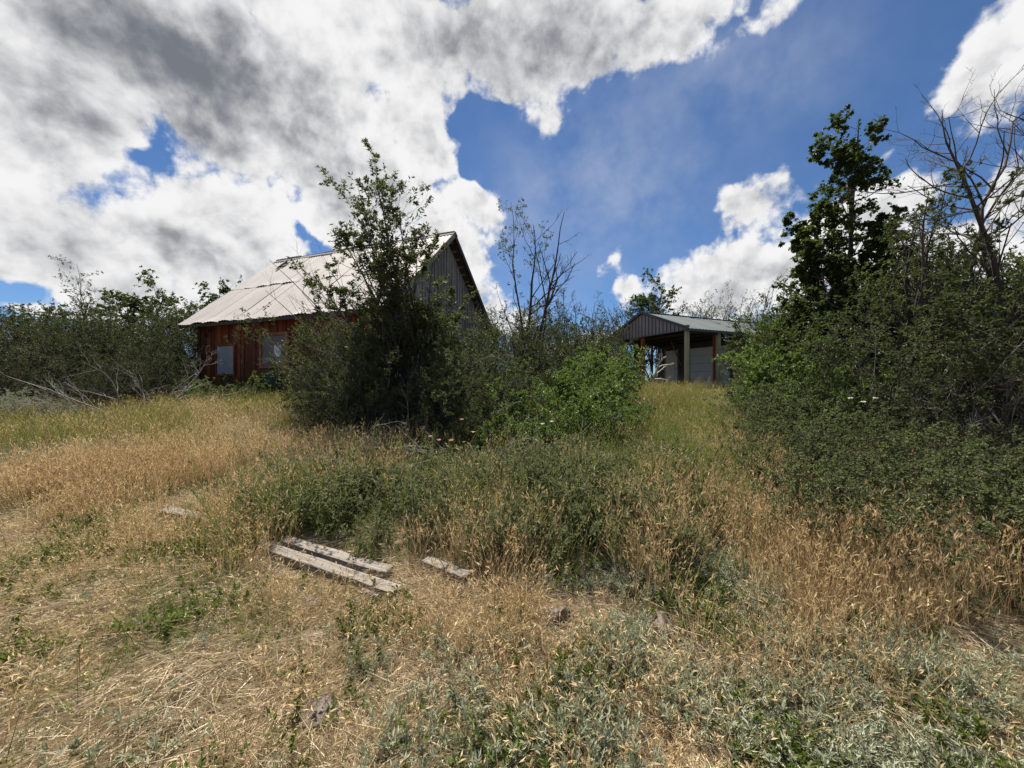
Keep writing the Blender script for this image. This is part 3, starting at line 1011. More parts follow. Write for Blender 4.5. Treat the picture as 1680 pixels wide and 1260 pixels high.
# thicket shrubs (three habits), fine-leaved and sparse ones, dark round trees
for k in range(4):
    P_['thicket%d' % k] = shrub(100 + k, 'thicket_bush', 3.0, 10, (6, 38), 8, 6, 8, (.045, .07), .55, deadn=2 if k % 2 else 0, low_fill=14)
for k in range(2):
    P_['sparse%d' % k] = shrub(140 + k, 'sparse_bush', 3.0, 12, (4, 28), 7, 5, 5, (.035, .055), .45, deadn=3, low_fill=8, ang1=(15, 45))
for k in range(2):
    P_['dense%d' % k] = shrub(150 + k, 'leafy_tree', 3.9, 9, (4, 24), 13, 8, 10, (.055, .085), .75, mat='leaf_maple', t0=.15, r=(.03, .06), low_fill=10, sh1=.15, r1=(.24, .36), ang1=(30, 70))
for k in range(4):
    P_['snow%d' % k] = shrub(160 + k, 'snowberry_bush', .85, 26, (5, 50), 7, 4, 5.5, (.018, .034), .72, mat='leaf_snow', rad=.35, r=(.003, .006), t0=.15, low_fill=14)
for k in range(3):
    P_['bright%d' % k] = shrub(170 + k, 'green_bush', 1.3, 12, (5, 45), 8, 5, 7, (.035, .065), .5, mat='leaf_bright', rad=.25, r=(.006, .012), t0=.15, low_fill=10, deadn=1 if k == 1 else 0)
P_['cherry_low0'] = shrub(181, 'chokecherry_bush', 2.6, 14, (8, 48), 9, 6, 8, (.04, .065), .5, mat='leaf_cherry', deadn=4, low_fill=22)
P_['cherry_low1'] = shrub(182, 'chokecherry_bush', 2.6, 14, (8, 48), 9, 6, 8, (.04, .065), .5, mat='leaf_cherry', deadn=5, low_fill=22)
for k in range(2):
    P_['sagebrush%d' % k] = shrub(190 + k, 'sagebrush', .8, 22, (5, 55), 7, 4, 9, (.02, .035), .22, mat='leaf_sage', bark='bark_dead', rad=.15, r=(.006, .012), droop=-.3, t0=.3)
P_['dead0'] = dead_bush(201, 'dead_shrub', 2.0, 7)
P_['dead1'] = dead_bush(202, 'dead_shrub', 1.6, 9, (30, 85))
P_['heap'] = dead_bush(203, 'dead_branch_heap', .9, 16, (35, 88), 6, 4, r=(.005, .011), rad=.45, up=-.03)


def tall_cherry():
    """The leaning multi-stemmed shrub against the gable."""
    g = np.random.default_rng(301)
    tips = np.array([(-1.05, -.1, 5.1), (-.95, .2, 4.6), (-.65, -.3, 5.05), (-.75, .4, 4.5), (-.35, .0, 4.7), (-1.4, .1, 4.1), (-.1, .3, 3.9), (.3, -.2, 3.5), (-1.7, -.2, 3.2), (.6, .2, 2.9), (-.9, -.6, 3.7),
                     (-.2, -.6, 3.3), (-1.2, .5, 3.5)], float)
    n = len(tips)
    st = np.stack([g.uniform(-.3, .45, n), g.uniform(-.3, .3, n), np.zeros(n)], -1)
    d = unit(tips - st)
    L = np.linalg.norm(tips - st, axis=1) * 1.03
    r0 = g.uniform(.026, .05, n)
    a = grow(g, st, d + np.array([[.10, 0, 0]]), L, r0, r0 * .15, 10, .05, .012)
    a['P'] += ((tips - a['P'][:, -1])[:, None] * np.linspace(0, 1, 10)[None, :, None] ** 1.3)
    b = fork(g, a, 20, .3, 1, (.13, .26), (20, 55), 6, .10, .07, shape=.35)
    c = fork(g, b, 6, .25, 1, (.3, .6), (20, 55), 4, .14, .06, shape=.3)
    lv = [leaves_on(g, c, 11, .25, 1, (.055, .085), .42, 55, .2, clump=.8), leaves_on(g, b, 12, .55, 1, (.055, .085), .42, 55, .2)]
    # bare older wood leaning out over the roof
    m = 9
    tp = np.stack([g.uniform(-2.9, -1.3, m), g.uniform(-.4, .4, m), g.uniform(1.8, 3.6, m)], -1)
    s2 = np.stack([g.uniform(-.4, .2, m), g.uniform(-.3, .3, m), np.zeros(m)], -1)
    L2 = np.linalg.norm(tp - s2, axis=1) * 1.02
    da = grow(g, s2, unit(tp - s2) + np.array([[.15, 0, .2]]), L2, g.uniform(.016, .03, m), np.full(m, .004), 10, .06, 0)
    da['P'] += ((tp - da['P'][:, -1])[:, None] * np.linspace(0, 1, 10)[None, :, None] ** 1.4)
    db = fork(g, da, 8, .35, 1, (.15, .35), (18, 50), 6, .10, .09)
    dc = fork(g, db, 4, .2, 1, (.25, .6), (20, 50), 4, .12, .05)
    for z in (da, db, dc): z['tint'] = g.uniform(0, .45, len(z['P']))
    v, f, t = tubes([da, db, dc])
    pl = Plant('chokecherry_tree', [a, b, c], lv, 'bark', 'leaf_cherry')
    pl.parts.insert(1, ('dead_branches', mesh_data('dead_branches', v, f, M['bark'], True, {'tint': t + .4})))
    return pl


def tall_maple():
    g = np.random.default_rng(311)
    st = np.array([(0, 0, 0), (-.35, .2, 0), (.25, .3, 0), (-.1, -.3, 0), (.45, -.1, 0)], float)
    tip = np.array([(.62, .1, 6.9), (-.35, .3, 4.8), (.45, .3, 6.0), (-.75, -.4, 3.9), (.95, -.2, 4.2)], float)
    L = np.linalg.norm(tip - st, axis=1)
    r0 = np.array([.075, .05, .055, .04, .04])
    a = grow(g, st, unit(tip - st), L, r0, r0 * .12, 12, .035, .0)
    a['P'] += ((tip - a['P'][:, -1])[:, None] * np.linspace(0, 1, 12)[None, :, None] ** 1.2)
    b = fork(g, a, 28, .18, .99, (.20, .33), (40, 75), 7, .10, .05, shape=.68)
    c = fork(g, b, 9, .2, 1, (.32, .6), (30, 65), 5, .13, .02, shape=.3)
    e = fork(g, c, 4, .3, 1, (.35, .6), (30, 65), 4, .15, .02, shape=.3)
    lv = [leaves_on(g, e, 9.0, .1, 1, (.05, .085), .85, 60, .5, up=.9, clump=.9), leaves_on(g, c, 2.5, .6, 1, (.07, .115), .85, 60, .5, up=.9), leaves_on(g, a, 45, .84, 1, (.05, .085), .85, 60, .5, up=.9)]
    return Plant('maple_tree', [a, b, c, e], lv, 'bark', 'leaf_maple_dark')


def thin_tree(seed, H, lean, leafy, name, bark, spread=.3, nst=1, per=3.0, r=.05, n1=12, wob=.09, br=(.16, .34), ba=(22, 55)):
    g = np.random.default_rng(seed)
    st = np.stack([g.uniform(-.1, .1, nst) * (nst > 1), g.uniform(-.1, .1, nst) * (nst > 1), np.zeros(nst)], -1)
    tip = np.stack([np.linspace(lean - spread, lean + spread, nst) if nst > 1 else np.array([lean]), g.uniform(-.3, .3, nst), H * g.uniform(.85, 1, nst)], -1)
    L = np.linalg.norm(tip - st, axis=1)
    a = grow(g, st, unit(tip - st), L, np.full(nst, r), np.full(nst, r * .1), 14, wob, .0)
    a['P'] += ((tip - a['P'][:, -1])[:, None] * np.linspace(0, 1, 14)[None, :, None])
    b = fork(g, a, n1, .38, .98, br, ba, 8, .14, .06, rr=.6)
    c = fork(g, b, 6, .25, 1, (.25, .5), (25, 55), 5, .16, .04, rr=.6)
    e = fork(g, c, 3, .3, 1, (.3, .6), (25, 55), 4, .2, .02, rr=.6)
    for z in (a, b, c, e): z['tint'] = g.uniform(0, .5, len(z['P']))
    lv = [leaves_on(g, e, per, .3, 1, (.035, .06), .5), leaves_on(g, c, per, .5, 1, (.035, .06), .5)] if leafy else None
    return Plant(name, [a, b, c, e], lv, bark, 'leaf_cherry')


def round_tree(seed, H=5.2, name='round_tree'):
    g = np.random.default_rng(seed)
    a = grow(g, np.array([[0, 0, 0.], [.2, .1, 0]]), np.array([[.03, 0, 1.], [-.08, .05, 1]]), np.array([H * .9, H * .8]), np.array([.075, .05]), np.array([.012, .01]), 10, .05, .02)
    b = fork(g, a, 17, .30, .98, (.20, .30), (30, 80), 7, .10, .05, shape=.12)
    c = fork(g, b, 8, .25, 1, (.3, .55), (30, 65), 5, .13, .03, shape=.2)
    e = fork(g, c, 4, .25, 1, (.35, .6), (30, 65), 4, .15, .02, shape=.2)
    lv = [leaves_on(g, e, 6.5, .1, 1, (.065, .10), .8, 60, .4, up=.8, clump=.8)]
    return Plant(name, [a, b, c, e], lv, 'bark', 'leaf_maple_dark')


P_['round0'] = round_tree(331)
P_['round1'] = round_tree(332)
P_['tall_cherry'] = tall_cherry()
P_['maple'] = tall_maple()
P_['thin_leafy'] = thin_tree(321, 5.2, -.1, True, 'slender_tree', 'bark', .28, 2, 2.2, .035)
P_['thin_bare'] = thin_tree(322, 5.0, .55, False, 'bare_tree', 'bark', .35, 2, 0, .065, 7, .14, (.18, .42), (22, 60))
P_['dead_big'] = thin_tree(323, 5.6, .9, False, 'bare_tree', 'bark', 2.0, 5, 0, .046, 15, .20, (.22, .45), (25, 70))
P_['half_dead'] = thin_tree(324, 4.2, -.2, True, 'slender_tree', 'bark', 1.0, 5, 4.0, .05, 12)

# ================================================================ planting
pr = random.Random(21)


def scatter(keys, spots, label, cat, group, name=None, smin=.85, smax=1.15, hmul=1.0):
    for (x, y, h) in spots:
        k = pr.choice(keys)
        base = {'r': 5.0, 't': 3.0, 's': 3.0, 'd': 4.6, 'b': 1.3}[k[0]] if not k.startswith(('snow', 'sagebrush', 'cherry', 'dead', 'heap')) else {'sn': .85, 'sa': .8, 'ch': 2.6, 'de': 1.8, 'he': .9}[k[:2]]
        s = h / base
        P_[k].place(x, y, label, cat, group, s * pr.uniform(smin, smax), pr.uniform(0, 6.28), s * pr.uniform(.9, 1.1), name=name)


# --- scrub edge beyond the meadow, beside the house
sp = []
for i in range(19):
    t = i / 18
    sp.append((-25.5 + 14.6 * t + pr.uniform(-.3, .3), 11.4 + .8 * math.sin(i * 1.9) + t * .5, pr.uniform(2.5, 3.1)))
scatter(['thicket0', 'thicket1', 'thicket2', 'thicket3'], sp, 'dark green bush in the front row of scrub edging the meadow beside the house', 'bush', 'bushes edging the meadow')
sp = []
for i in range(14):
    sp.append((-19.8 + i * .83 + pr.uniform(-.2, .2), 9.7 + .35 * math.sin(i * 2.1), pr.uniform(1.3, 1.9)))
scatter(['thicket0', 'thicket1', 'thicket2', 'thicket3'], sp, 'low dark bush leaning out of the scrub onto the meadow grass', 'bush', 'low bushes at the meadow edge')
sp = []
for i in range(16):
    t = i / 15
    sp.append((-30 + 18.5 * t + pr.uniform(-.5, .5), 16.5 + 1.6 * math.sin(i * 2.3) + t * 1.5, pr.uniform(3.6, 4.6)))
scatter(['round0', 'round1', 'dense0', 'thicket0', 'round0'], sp, 'taller leafy tree rising behind the scrub row beside the house', 'tree', 'trees behind the scrub row', name='scrub_tree')
P_['round0'].place(-13.3, 17.0, 'round dark green tree just beyond the house end, crown against the clouds', 'tree', None, 1.0, 1.1, 1.02)
P_['round1'].place(-16.3, 17.0, 'broad dark crowned tree standing well clear above the scrub ranks', 'tree', None, 1.1, 2.1, 1.02)
P_['thin_leafy'].place(-15.4, 13.8, 'slender open crowned tree poking out of the scrub above the fallen branches', 'tree', None, 1.0, 2.1, .98)
sp = []
for i in range(19):
    sp.append((-27.5 + i * .88 + pr.uniform(-.3, .3), 14.4 + .6 * math.sin(i * 2.7) + i * .05, pr.uniform(3.0, 3.7)))
scatter(['thicket0', 'thicket1', 'thicket2', 'thicket3', 'cherry_low0'], sp, 'dark bush in the middle rank of the scrub beside the house', 'bush', 'middle rank of the scrub')
sp = [(-11.2, 19.5, 4.4), (-8.5, 21, 4.4), (-5, 22, 4.6), (-2.2, 21, 4.4), (-14, 19, 4.6)]
scatter(['thicket0', 'thicket1', 'dense0'], sp, 'tree standing behind the house, mostly hidden by it', 'tree', 'trees behind the house', name='scrub_tree')
for (x, y, s) in ((-10.7, 8.2, 1.0), (-9.7, 8.2, .8), (-11.6, 8.5, 1.05)):
    P_['sagebrush%d' % pr.randint(0, 1)].place(x, y, 'grey silver sagebrush at the foot of the scrub by the meadow', 'shrub', 'sagebrush at the meadow edge', s, pr.uniform(0, 6), s)
# bushes at the house's far corner
P_['thicket3'].place(-11.5, 11.6, 'dark bush crowding the far corner of the red wall', 'bush', None, .66, .4, .62)
P_['thicket1'].place(-12.6, 12.3, 'dark bush behind the fallen grey branches', 'bush', None, .9, 2.4, .8)

# --- low growth along the red wall
sp = [(-9.6, 11.7, .75), (-8.7, 11.4, .95), (-7.6, 11.0, .8), (-6.7, 10.6, 1.0), (-9.0, 10.9, .7), (-7.2, 10.2, .75)]
scatter(['bright0', 'snow0', 'snow2', 'bright2'], sp, 'low leafy weed bush growing at the base of the red wall', 'bush', 'weed bushes along the red wall')
P_['thin_leafy'].place(-7.6, 11.0, 'thin leafy sapling standing between the two windows', 'sapling', None, .52, .5, .52)
P_['half_dead'].place(-5.3, 10.3, 'half dead sapling standing between the framed window and the chokecherries', 'sapling', None, .52, 1.2, .48)

# --- the thicket against the gable
P_['tall_cherry'].place(-1.68, 6.9, 'tall leaning chokecherry in front of the grey gable with leafy tips above the roof', 'tree', None, 1.0, 0, .86)
sp = [(-3.6, 8.0, 2.0), (-2.9, 7.4, 2.2), (-2.2, 7.2, 2.2), (-1.3, 7.0, 2.1), (-.6, 7.4, 2.0), (-3.9, 8.8, 2.2), (-.2, 8.3, 2.1)]
scatter(['cherry_low0', 'cherry_low1'], sp, 'dense dark chokecherry bush close against the grey gable corner', 'bush', 'chokecherries against the gable')
sp = [(-1.9, 6.1, 1.5), (-2.65, 6.2, 1.5), (-1.05, 5.95, 1.4), (-3.1, 6.9, 1.4), (-.35, 6.2, 1.4), (-1.5, 5.65, 1.0), (-.7, 5.6, .95), (-2.2, 5.75, 1.05)]
scatter(['cherry_low0', 'cherry_low1'], sp, 'low dark chokecherry bush fronting the thicket, just behind the dead twigs', 'bush', 'low chokecherries behind the dead twigs')
sp = [(.2, 9.6, 2.3), (.9, 10.5, 2.4), (1.7, 11.3, 2.4), (-.3, 10.9, 2.6), (2.4, 12.4, 2.4), (.6, 12.6, 2.9), (1.5, 14, 2.9), (3.0, 14.5, 2.8), (-.4, 13.8, 3.0)]
scatter(['thicket0', 'thicket2', 'sparse0', 'sparse1'], sp, 'grey green bush filling the gap between house and carport', 'bush', 'bushes between house and carport')
P_['thin_leafy'].place(.35, 9.2, 'slender sparsely leaved tree with twin stems beside the gable', 'tree', None, 1.0, .3, 1.0)
P_['thin_bare'].place(.30, 9.0, 'bare forked tree with upswept branches between house and carport', 'tree', None, 1.0, 0, 1.0)

# --- bright bushes between thicket and path
sp = [(.25, 5.3, .85), (.75, 5.5, .95), (1.25, 5.8, .95), (-.35, 5.35, .7), (1.7, 6.0, .7), (.1, 5.9, 1.0)]
scatter(['bright0', 'bright1', 'bright2'], sp, 'fresh green leafy bush at the front of the bank above the weeds', 'bush', 'green bushes fronting the bank')
sp = [(1.35, 6.9, 1.15), (1.8, 7.4, 1.2), (2.1, 8.6, 1.35), (1.2, 7.9, 1.4), (.5, 7.0, 1.2), (2.3, 9.6, 1.45), (1.9, 9.2, 1.6), (1.85, 6.7, .7), (2.5, 10.8, 1.5), (2.4, 7.3, .5)]
scatter(['bright0', 'bright1', 'bright2'], sp, 'taller green bush higher up the bank towards the carport', 'bush', 'green bushes up the bank')

# --- scrub behind and around the carport
sp = []
for i in range(16):
    t = i / 15
    sp.append((1.0 + 25 * t + pr.uniform(-.5, .5), 25.5 + 2.0 * math.sin(i * 1.7) - 4.5 * t, pr.uniform(4.8, 5.8)))
scatter(['thicket0', 'thicket1', 'sparse0', 'sparse1', 'sparse1'], sp, 'tall thin-leaved bush in the scrub behind the carport', 'bush', 'scrub behind the carport', name='scrub_bush')
P_['round1'].place(9.1, 25.0, 'dark rounded tree rising directly behind the carport ridge', 'tree', None, 1.30, .7, 1.36)
sp = [(4.0, 19.5, 2.9), (4.9, 21.0, 3.2), (3.0, 18.0, 2.6), (5.6, 22.6, 3.4), (2.4, 20.5, 3.4), (3.9, 16.6, 2.0)]
scatter(['thicket0', 'thicket3', 'sparse0'], sp, 'brownish green bush crowding the open side of the carport', 'bush', 'bushes at the open side of the carport')
sp = [(10.0, 16.0, 2.2), (10.8, 16.5, 2.7), (11.3, 17.2, 3.2), (9.9, 14.8, 2.4), (11.0, 15.3, 3.0), (12.4, 16.4, 3.6), (8.9, 13.6, 2.0), (10.2, 13.3, 2.7)]
scatter(['sparse0', 'sparse1', 'thicket1'], sp, 'thin twiggy bush hiding the closed side of the carport', 'bush', 'bushes at the closed side of the carport')

# --- the dense mass across the path
P_['maple'].place(7.6, 9.0, 'tall dark maple tree rising above all the other trees', 'tree', None, 1.0, 0.0, 1.0)
sp = [(6.6, 8.9, 2.6), (6.9, 8.2, 2.8), (6.0, 7.7, 1.9), (7.5, 10.4, 3.2), (8.6, 9.8, 3.4), (7.4, 10.2, 2.6), (7.9, 7.6, 2.9)]
scatter(['dense0', 'dense1'], sp, 'young leafy maple clump under the tall maple', 'tree', 'young maples under the tall maple', name='young_maple')
sp = [(5.3, 5.6, 1.9), (6.3, 6.2, 2.5), (7.2, 5.7, 2.7), (8.0, 6.3, 3.0), (6.4, 4.7, 2.0), (7.6, 4.7, 2.5), (9.2, 7.6, 3.4), (9.4, 6.0, 3.2), (8.6, 4.4, 2.6), (10.2, 8.6, 3.8), (11.4, 8.0, 3.9), (9.0, 7.0, 3.7), (10.3, 7.0, 4.0), (8.3, 8.2, 3.6), (9.8, 5.2, 3.4), (5.5, 4.6, 1.5)]
for sel, lab, grp in ((lambda q: q[2] < 2.2, 'lower dark bush just behind the snowberries, before the bare branching tree', 'lower dark bushes behind the snowberries'),
                      (lambda q: 2.2 <= q[2] < 3.1, 'dense dark bush wrapped around the foot of the bare branching tree', 'dark bushes around the bare tree'),
                      (lambda q: q[2] >= 3.1, 'tall dark bush standing behind the bare branching tree', 'tall dark bushes behind the bare tree')):
    scatter(['cherry_low0', 'cherry_low1', 'thicket1', 'thicket3'], [q for q in sp if sel(q)], lab, 'bush', grp)
P_['dead_big'].place(7.9, 6.4, 'large bare tree with dark curving limbs and fine twigs against the sky', 'tree', None, 1.12, .2, 1.08)
P_['half_dead'].place(6.9, 6.4, 'half leafless tree with open twiggy crown next to the tall maple', 'tree', None, .95, .9, .95)
P_['half_dead'].place(8.9, 5.6, 'half leafless tree with drooping dark leaves beneath the bare limbs', 'tree', None, .95, 3.3, .95)
for (x, y, s, r) in ((5.9, 4.7, .8, 1.1), (6.6, 5.0, .9, 3.0)):
    P_['dead0'].place(x, y, 'grey dead shrub tangled among the dark bushes below the bare tree', 'shrub', 'dead shrubs among the dark bushes', s, r, s * .8)
# --- snowberry skirt
sp = []
for (x, y) in ((2.62, 3.0), (3.15, 2.8), (3.7, 2.65), (4.25, 2.6), (4.9, 2.55), (3.4, 3.15), (4.1, 3.05), (2.75, 3.55), (3.5, 3.7), (4.3, 3.7), (5.1, 3.3), (2.85, 4.2), (3.6, 4.4), (4.5, 4.4), (5.4, 4.0), (3.5, 4.95), (3.9, 5.1), (4.7, 5.2), (4.15, 5.7), (4.4, 6.0), (4.5, 6.6), (5.1, 6.8), (5.0, 7.4), (5.6, 7.7),
               (5.6, 8.4), (6.1, 8.6), (6.3, 9.4), (5.0, 3.0), (5.9, 3.4), (5.2, 6.3), (6.9, 10.4), (7.4, 11.2), (6.4, 3.1)):
    sp.append((x, y, pr.uniform(.68, .95) * (1 + .03 * (y - 3))))
def snow_row(sel, where, grp):
    scatter(['snow0', 'snow1', 'snow2', 'snow3'], [q for q in sp if sel(*q[:2])], 'grey green snowberry bush ' + where, 'bush', grp)


snow_row(lambda x, y: y < 3.05, 'at the foot of the skirt, rooted among the golden grass', 'front snowberries in the golden grass')
snow_row(lambda x, y: 3.05 <= y < 4.1 and x < 4.2, 'in the second row, just below the white blossoms', 'second row of snowberries')
snow_row(lambda x, y: 3.05 <= y < 4.1 and x >= 4.2, 'directly before the dark bushes of the bare tree', 'snowberries below the dark bushes')
snow_row(lambda x, y: 4.1 <= y < 5.6, 'around the white blossoms, halfway up the slope', 'snowberries around the white blossoms')
snow_row(lambda x, y: 5.6 <= y < 8.0, 'lining the grass path below the young maples', 'snowberries lining the path')
snow_row(lambda x, y: y >= 8.0, 'at the top of the path near the carport', 'snowberries at the path top')
sp = [(5.2, 7.0, 1.5), (5.6, 8.0, 1.7), (6.7, 9.6, 1.8), (4.9, 5.9, 1.2), (7.5, 10.8, 1.9), (8.2, 11.8, 2.0)]
scatter(['bright0', 'bright2'], sp, 'yellow green bush standing between snowberries and young maples', 'bush', 'yellow green bushes by the young maples')

# --- dead wood
e = P_['dead1'].place(-8.75, 9.15, 'heap of fallen grey branches spread below the bushes beside the house corner', 'branch', None, 1.25, 1.0, 1.2, name='fallen_branch', tilt=(.25, -.35))
e = P_['dead0'].place(-12.6, 9.3, 'long grey dead branch lying low before the scrub row', 'branch', None, .6, 2.2, .6, name='fallen_branch', tilt=(.2, 1.25))
P_['dead1'].place(6.55, 17.0, 'grey brush pile stacked under the carport edge', 'brush pile', None, .85, .3, .75, name='brush_pile')
for k, (x, y, s) in enumerate(((-1.5, 4.95, .95), (-.6, 4.9, .95), (-2.2, 5.2, .9), (.15, 4.85, .9), (-1.1, 4.65, .8), (-.2, 4.6, .8), (-1.8, 4.8, .8), (-2.6, 5.1, .8), (.55, 4.9, .75), (-.65, 4.5, .7), (-1.5, 4.5, .7))):
    P_['heap'].place(x, y, 'grey dead twigs heaped along the foot of the chokecherry thicket', 'twigs', 'dead twigs below the chokecherry thicket', s * 1.1, k * 1.3, s * 1.05, name='dead_twig_heap')


def antler_branch():
    g = np.random.default_rng(77)
    a = grow(g, np.array([[0, 0, 0.]]), np.array([[.25, 0, 1.]]), np.array([1.55]), np.array([.05]), np.array([.02]), 9, .16, 0)
    b = fork(g, a, 6, .25, .95, (.35, .6), (35, 70), 7, .2, .02, rr=.75, taper=.4)
    c = fork(g, b, 2, .4, .9, (.35, .6), (30, 60), 5, .2, 0, rr=.75)
    return Plant('dead_branch', [a, b, c], None, 'bark_pale', None)


antler_branch().place(5.8, 15.9, 'bleached pale branch standing crooked out of the brush pile', 'branch', None, 1.15, 2.5, 1.15, tilt=(.2, -.15))


# ================================================================ grasses and herbs (ground cover)
def blades(rng, n, rad, h, lean, curve, w, k=4, tint=(0, 1)):
    th = rng.uniform(0, 2 * np.pi, n)
    q = rad * np.sqrt(rng.uniform(0, 1, n))
    p = np.stack([np.cos(th) * q, np.sin(th) * q, np.full(n, -.02)], -1)
    ph = th + rng.normal(0, .9, n)
    a = np.radians(rng.uniform(lean[0], lean[1], n))
    d = np.stack([np.cos(ph) * np.sin(a), np.sin(ph) * np.sin(a), np.cos(a)], -1)
    H = rng.uniform(h[0], h[1], n)
    out = np.stack([np.cos(ph), np.sin(ph), np.full(n, -.35)], -1)
    cv = rng.uniform(curve[0], curve[1], n)[:, None]
    pts = [p]
    for i in range(1, k):
        d = unit(d + out * cv / k + rng.normal(0, .05, (n, 3)))
        p = p + d * (H / (k - 1))[:, None]
        pts.append(p)
    pts = np.stack(pts, 1)
    face = rng.uniform(0, 2 * np.pi, n)
    sd = np.stack([np.cos(face), np.sin(face), np.zeros(n)], -1)[:, None]
    ww = (w * rng.uniform(.7, 1.3, n))[:, None, None] * np.linspace(1, .25, k)[None, :, None] * .5
    V = np.stack([pts - sd * ww, pts + sd * ww], 2)
    i = np.arange(n * k * 2).reshape(n, k, 2)
    F = np.stack([i[:, :-1, 0], i[:, :-1, 1], i[:, 1:, 1], i[:, 1:, 0]], -1).reshape(-1, 4)
    T = np.repeat(rng.uniform(tint[0], tint[1], n), k * 2)
    return V.reshape(-1, 3), F, T, pts[:, -1], d


def join(parts):
    V, F, T, o = [], [], [], 0
    for v, f, t in parts:
        V.append(v)
        if f.shape[1] == 3: f = np.concatenate([f, f[:, 2:3]], 1)
        F.append(f + o)
        T.append(t)
        o += len(v)
    return np.concatenate(V), F, np.concatenate(T)


def clump_mesh(name, parts, mat):
    V, T, Q, Tr, o = [], [], [], [], 0
    for v, f, t in parts:
        V.append(v); T.append(t)
        (Tr if f.shape[1] == 3 else Q).append(f + o)
        o += len(v)
    return (np.concatenate(V), np.concatenate(Q) if Q else np.zeros((0, 4), int), np.concatenate(Tr) if Tr else np.zeros((0, 3), int), np.concatenate(T), mat)


def heads(rng, tips, dirs, per, size, asp, spread, tint):
    n = len(tips)
    idx = np.repeat(np.arange(n), per)
    back = rng.uniform(0, spread, len(idx))[:, None]
    p = tips[idx] - dirs[idx] * back
    ax = unit(dirs[idx] + rng.normal(0, .35, (len(idx), 3)))
    L = rng.uniform(size[0], size[1], len(idx))
    return leaf_quads(rng, p, ax, L, L * asp, rng.uniform(tint[0], tint[1], len(idx)), 0)


def make_clumps(kind, count):
    out = []
    for s in range(count):
        g = np.random.default_rng(hash_seed(kind) + s)
        if kind == 'dry':
            v, f, t, tp, d = blades(g, 19, .09, (.16, .38), (0, 18), (0, .7), .0034, 3)
            v2, f2, t2, _, _ = blades(g, 12, .10, (.06, .18), (10, 55), (.3, 1.2), .0046, 3)
            parts = [(v, f, t), (v2, f2, t2 * .7), heads(g, tp, d, 2, (.022, .04), .24, .07, (.3, 1))]
            m = 'dry_grass'
        elif kind == 'dryfar':
            v, f, t, tp, d = blades(g, 24, .22, (.25, .5), (0, 18), (0, .6), .006, 3)
            parts = [(v, f, t), heads(g, tp, d, 2, (.03, .06), .25, .1, (.3, 1))]
            m = 'dry_grass'
        elif kind == 'straw':
            v, f, t, tp, d = blades(g, 44, .14, (.05, .22), (50, 92), (-.2, .3), .0038, 2)
            v[:, 2] = np.maximum(v[:, 2], 0) * .6 + .012 + g.uniform(0, .01, len(v))
            parts = [(v, f, t)]
            m = 'straw'
        elif kind == 'green':
            v, f, t, tp, d = blades(g, 36, .075, (.09, .24), (2, 40), (.2, 1.1), .0055, 3)
            parts = [(v, f, t)]
            m = 'green_grass'
        elif kind == 'greentall':
            v, f, t, tp, d = blades(g, 26, .10, (.30, .62), (2, 22), (.2, 1.3), .007, 5)
            v2, f2, t2, tp2, d2 = blades(g, 7, .08, (.45, .75), (0, 12), (.1, .7), .0035, 5, (.8, 1))
            parts = [(v, f, t), (v2, f2, t2), heads(g, tp2, d2, 9, (.02, .035), .25, .12, (.85, 1))]
            m = 'green_grass'
        elif kind == 'olive':
            v, f, t, tp, d = blades(g, 24, .22, (.25, .52), (2, 22), (.1, .9), .0075, 3)
            parts = [(v, f, t), heads(g, tp[:10], d[:10], 2, (.025, .05), .25, .1, (.6, 1))]
            m = 'olive_grass'
        elif kind == 'weed':
            a = ring_stems(g, 6, .10, (2, 36), (.20, .44), (.0025, .004), k=5, wob=.09, up=.03)
            b = fork(g, a, 6, .25, 1, (.2, .4), (25, 60), 3, .15, .05)
            tv, tf, tt = tubes([a], (3, 3))
            parts = [(tv, tf, tt), leaves_on(g, b, 5, .1, 1, (.022, .042), .4, 55, 0), leaves_on(g, a, 10, .15, 1, (.03, .055), .3, 50, 0)]
            m = 'weed'
        elif kind == 'herb':
            a = ring_stems(g, 9, .05, (15, 60), (.07, .15), (.0018, .003), k=4, wob=.1, up=.02)
            parts = [leaves_on(g, a, 12, .1, 1, (.016, .032), .5, 60, 0)]
            m = 'green_grass'
        elif kind == 'sage':
            a = ring_stems(g, 9, .07, (4, 40), (.08, .19), (.002, .003), k=4, wob=.08, up=.05)
            b = fork(g, a, 3, .2, .8, (.3, .5), (20, 50), 3, .1, .1)
            tv, tf, tt = tubes([a], (3, 3))
            parts = [leaves_on(g, a, 11, .15, 1, (.024, .044), .22, 42, -.2), leaves_on(g, b, 3.5, .2, 1, (.022, .036), .22, 42, -.2)]
            m = 'leaf_sage'
        elif kind == 'twig':
            a = ring_stems(g, 3, .08, (65, 89), (.12, .3), (.002, .0045), k=5, wob=.2, up=-.04)
            b = fork(g, a, 2, .2, .9, (.3, .6), (20, 60), 3, .2, 0)
            a['P'][:, :, 2] = np.maximum(a['P'][:, :, 2], .012)
            b['P'][:, :, 2] = np.maximum(b['P'][:, :, 2], .012)
            tv, tf, tt = tubes([a, b], (3, 3))
            parts = [(tv, tf, tt)]
            m = 'bark_dead'
        out.append(clump_mesh(kind + '_clump', parts, M[m]))
    return out


def hash_seed(s):
    return sum((i + 1) * ord(c) for i, c in enumerate(s)) * 13


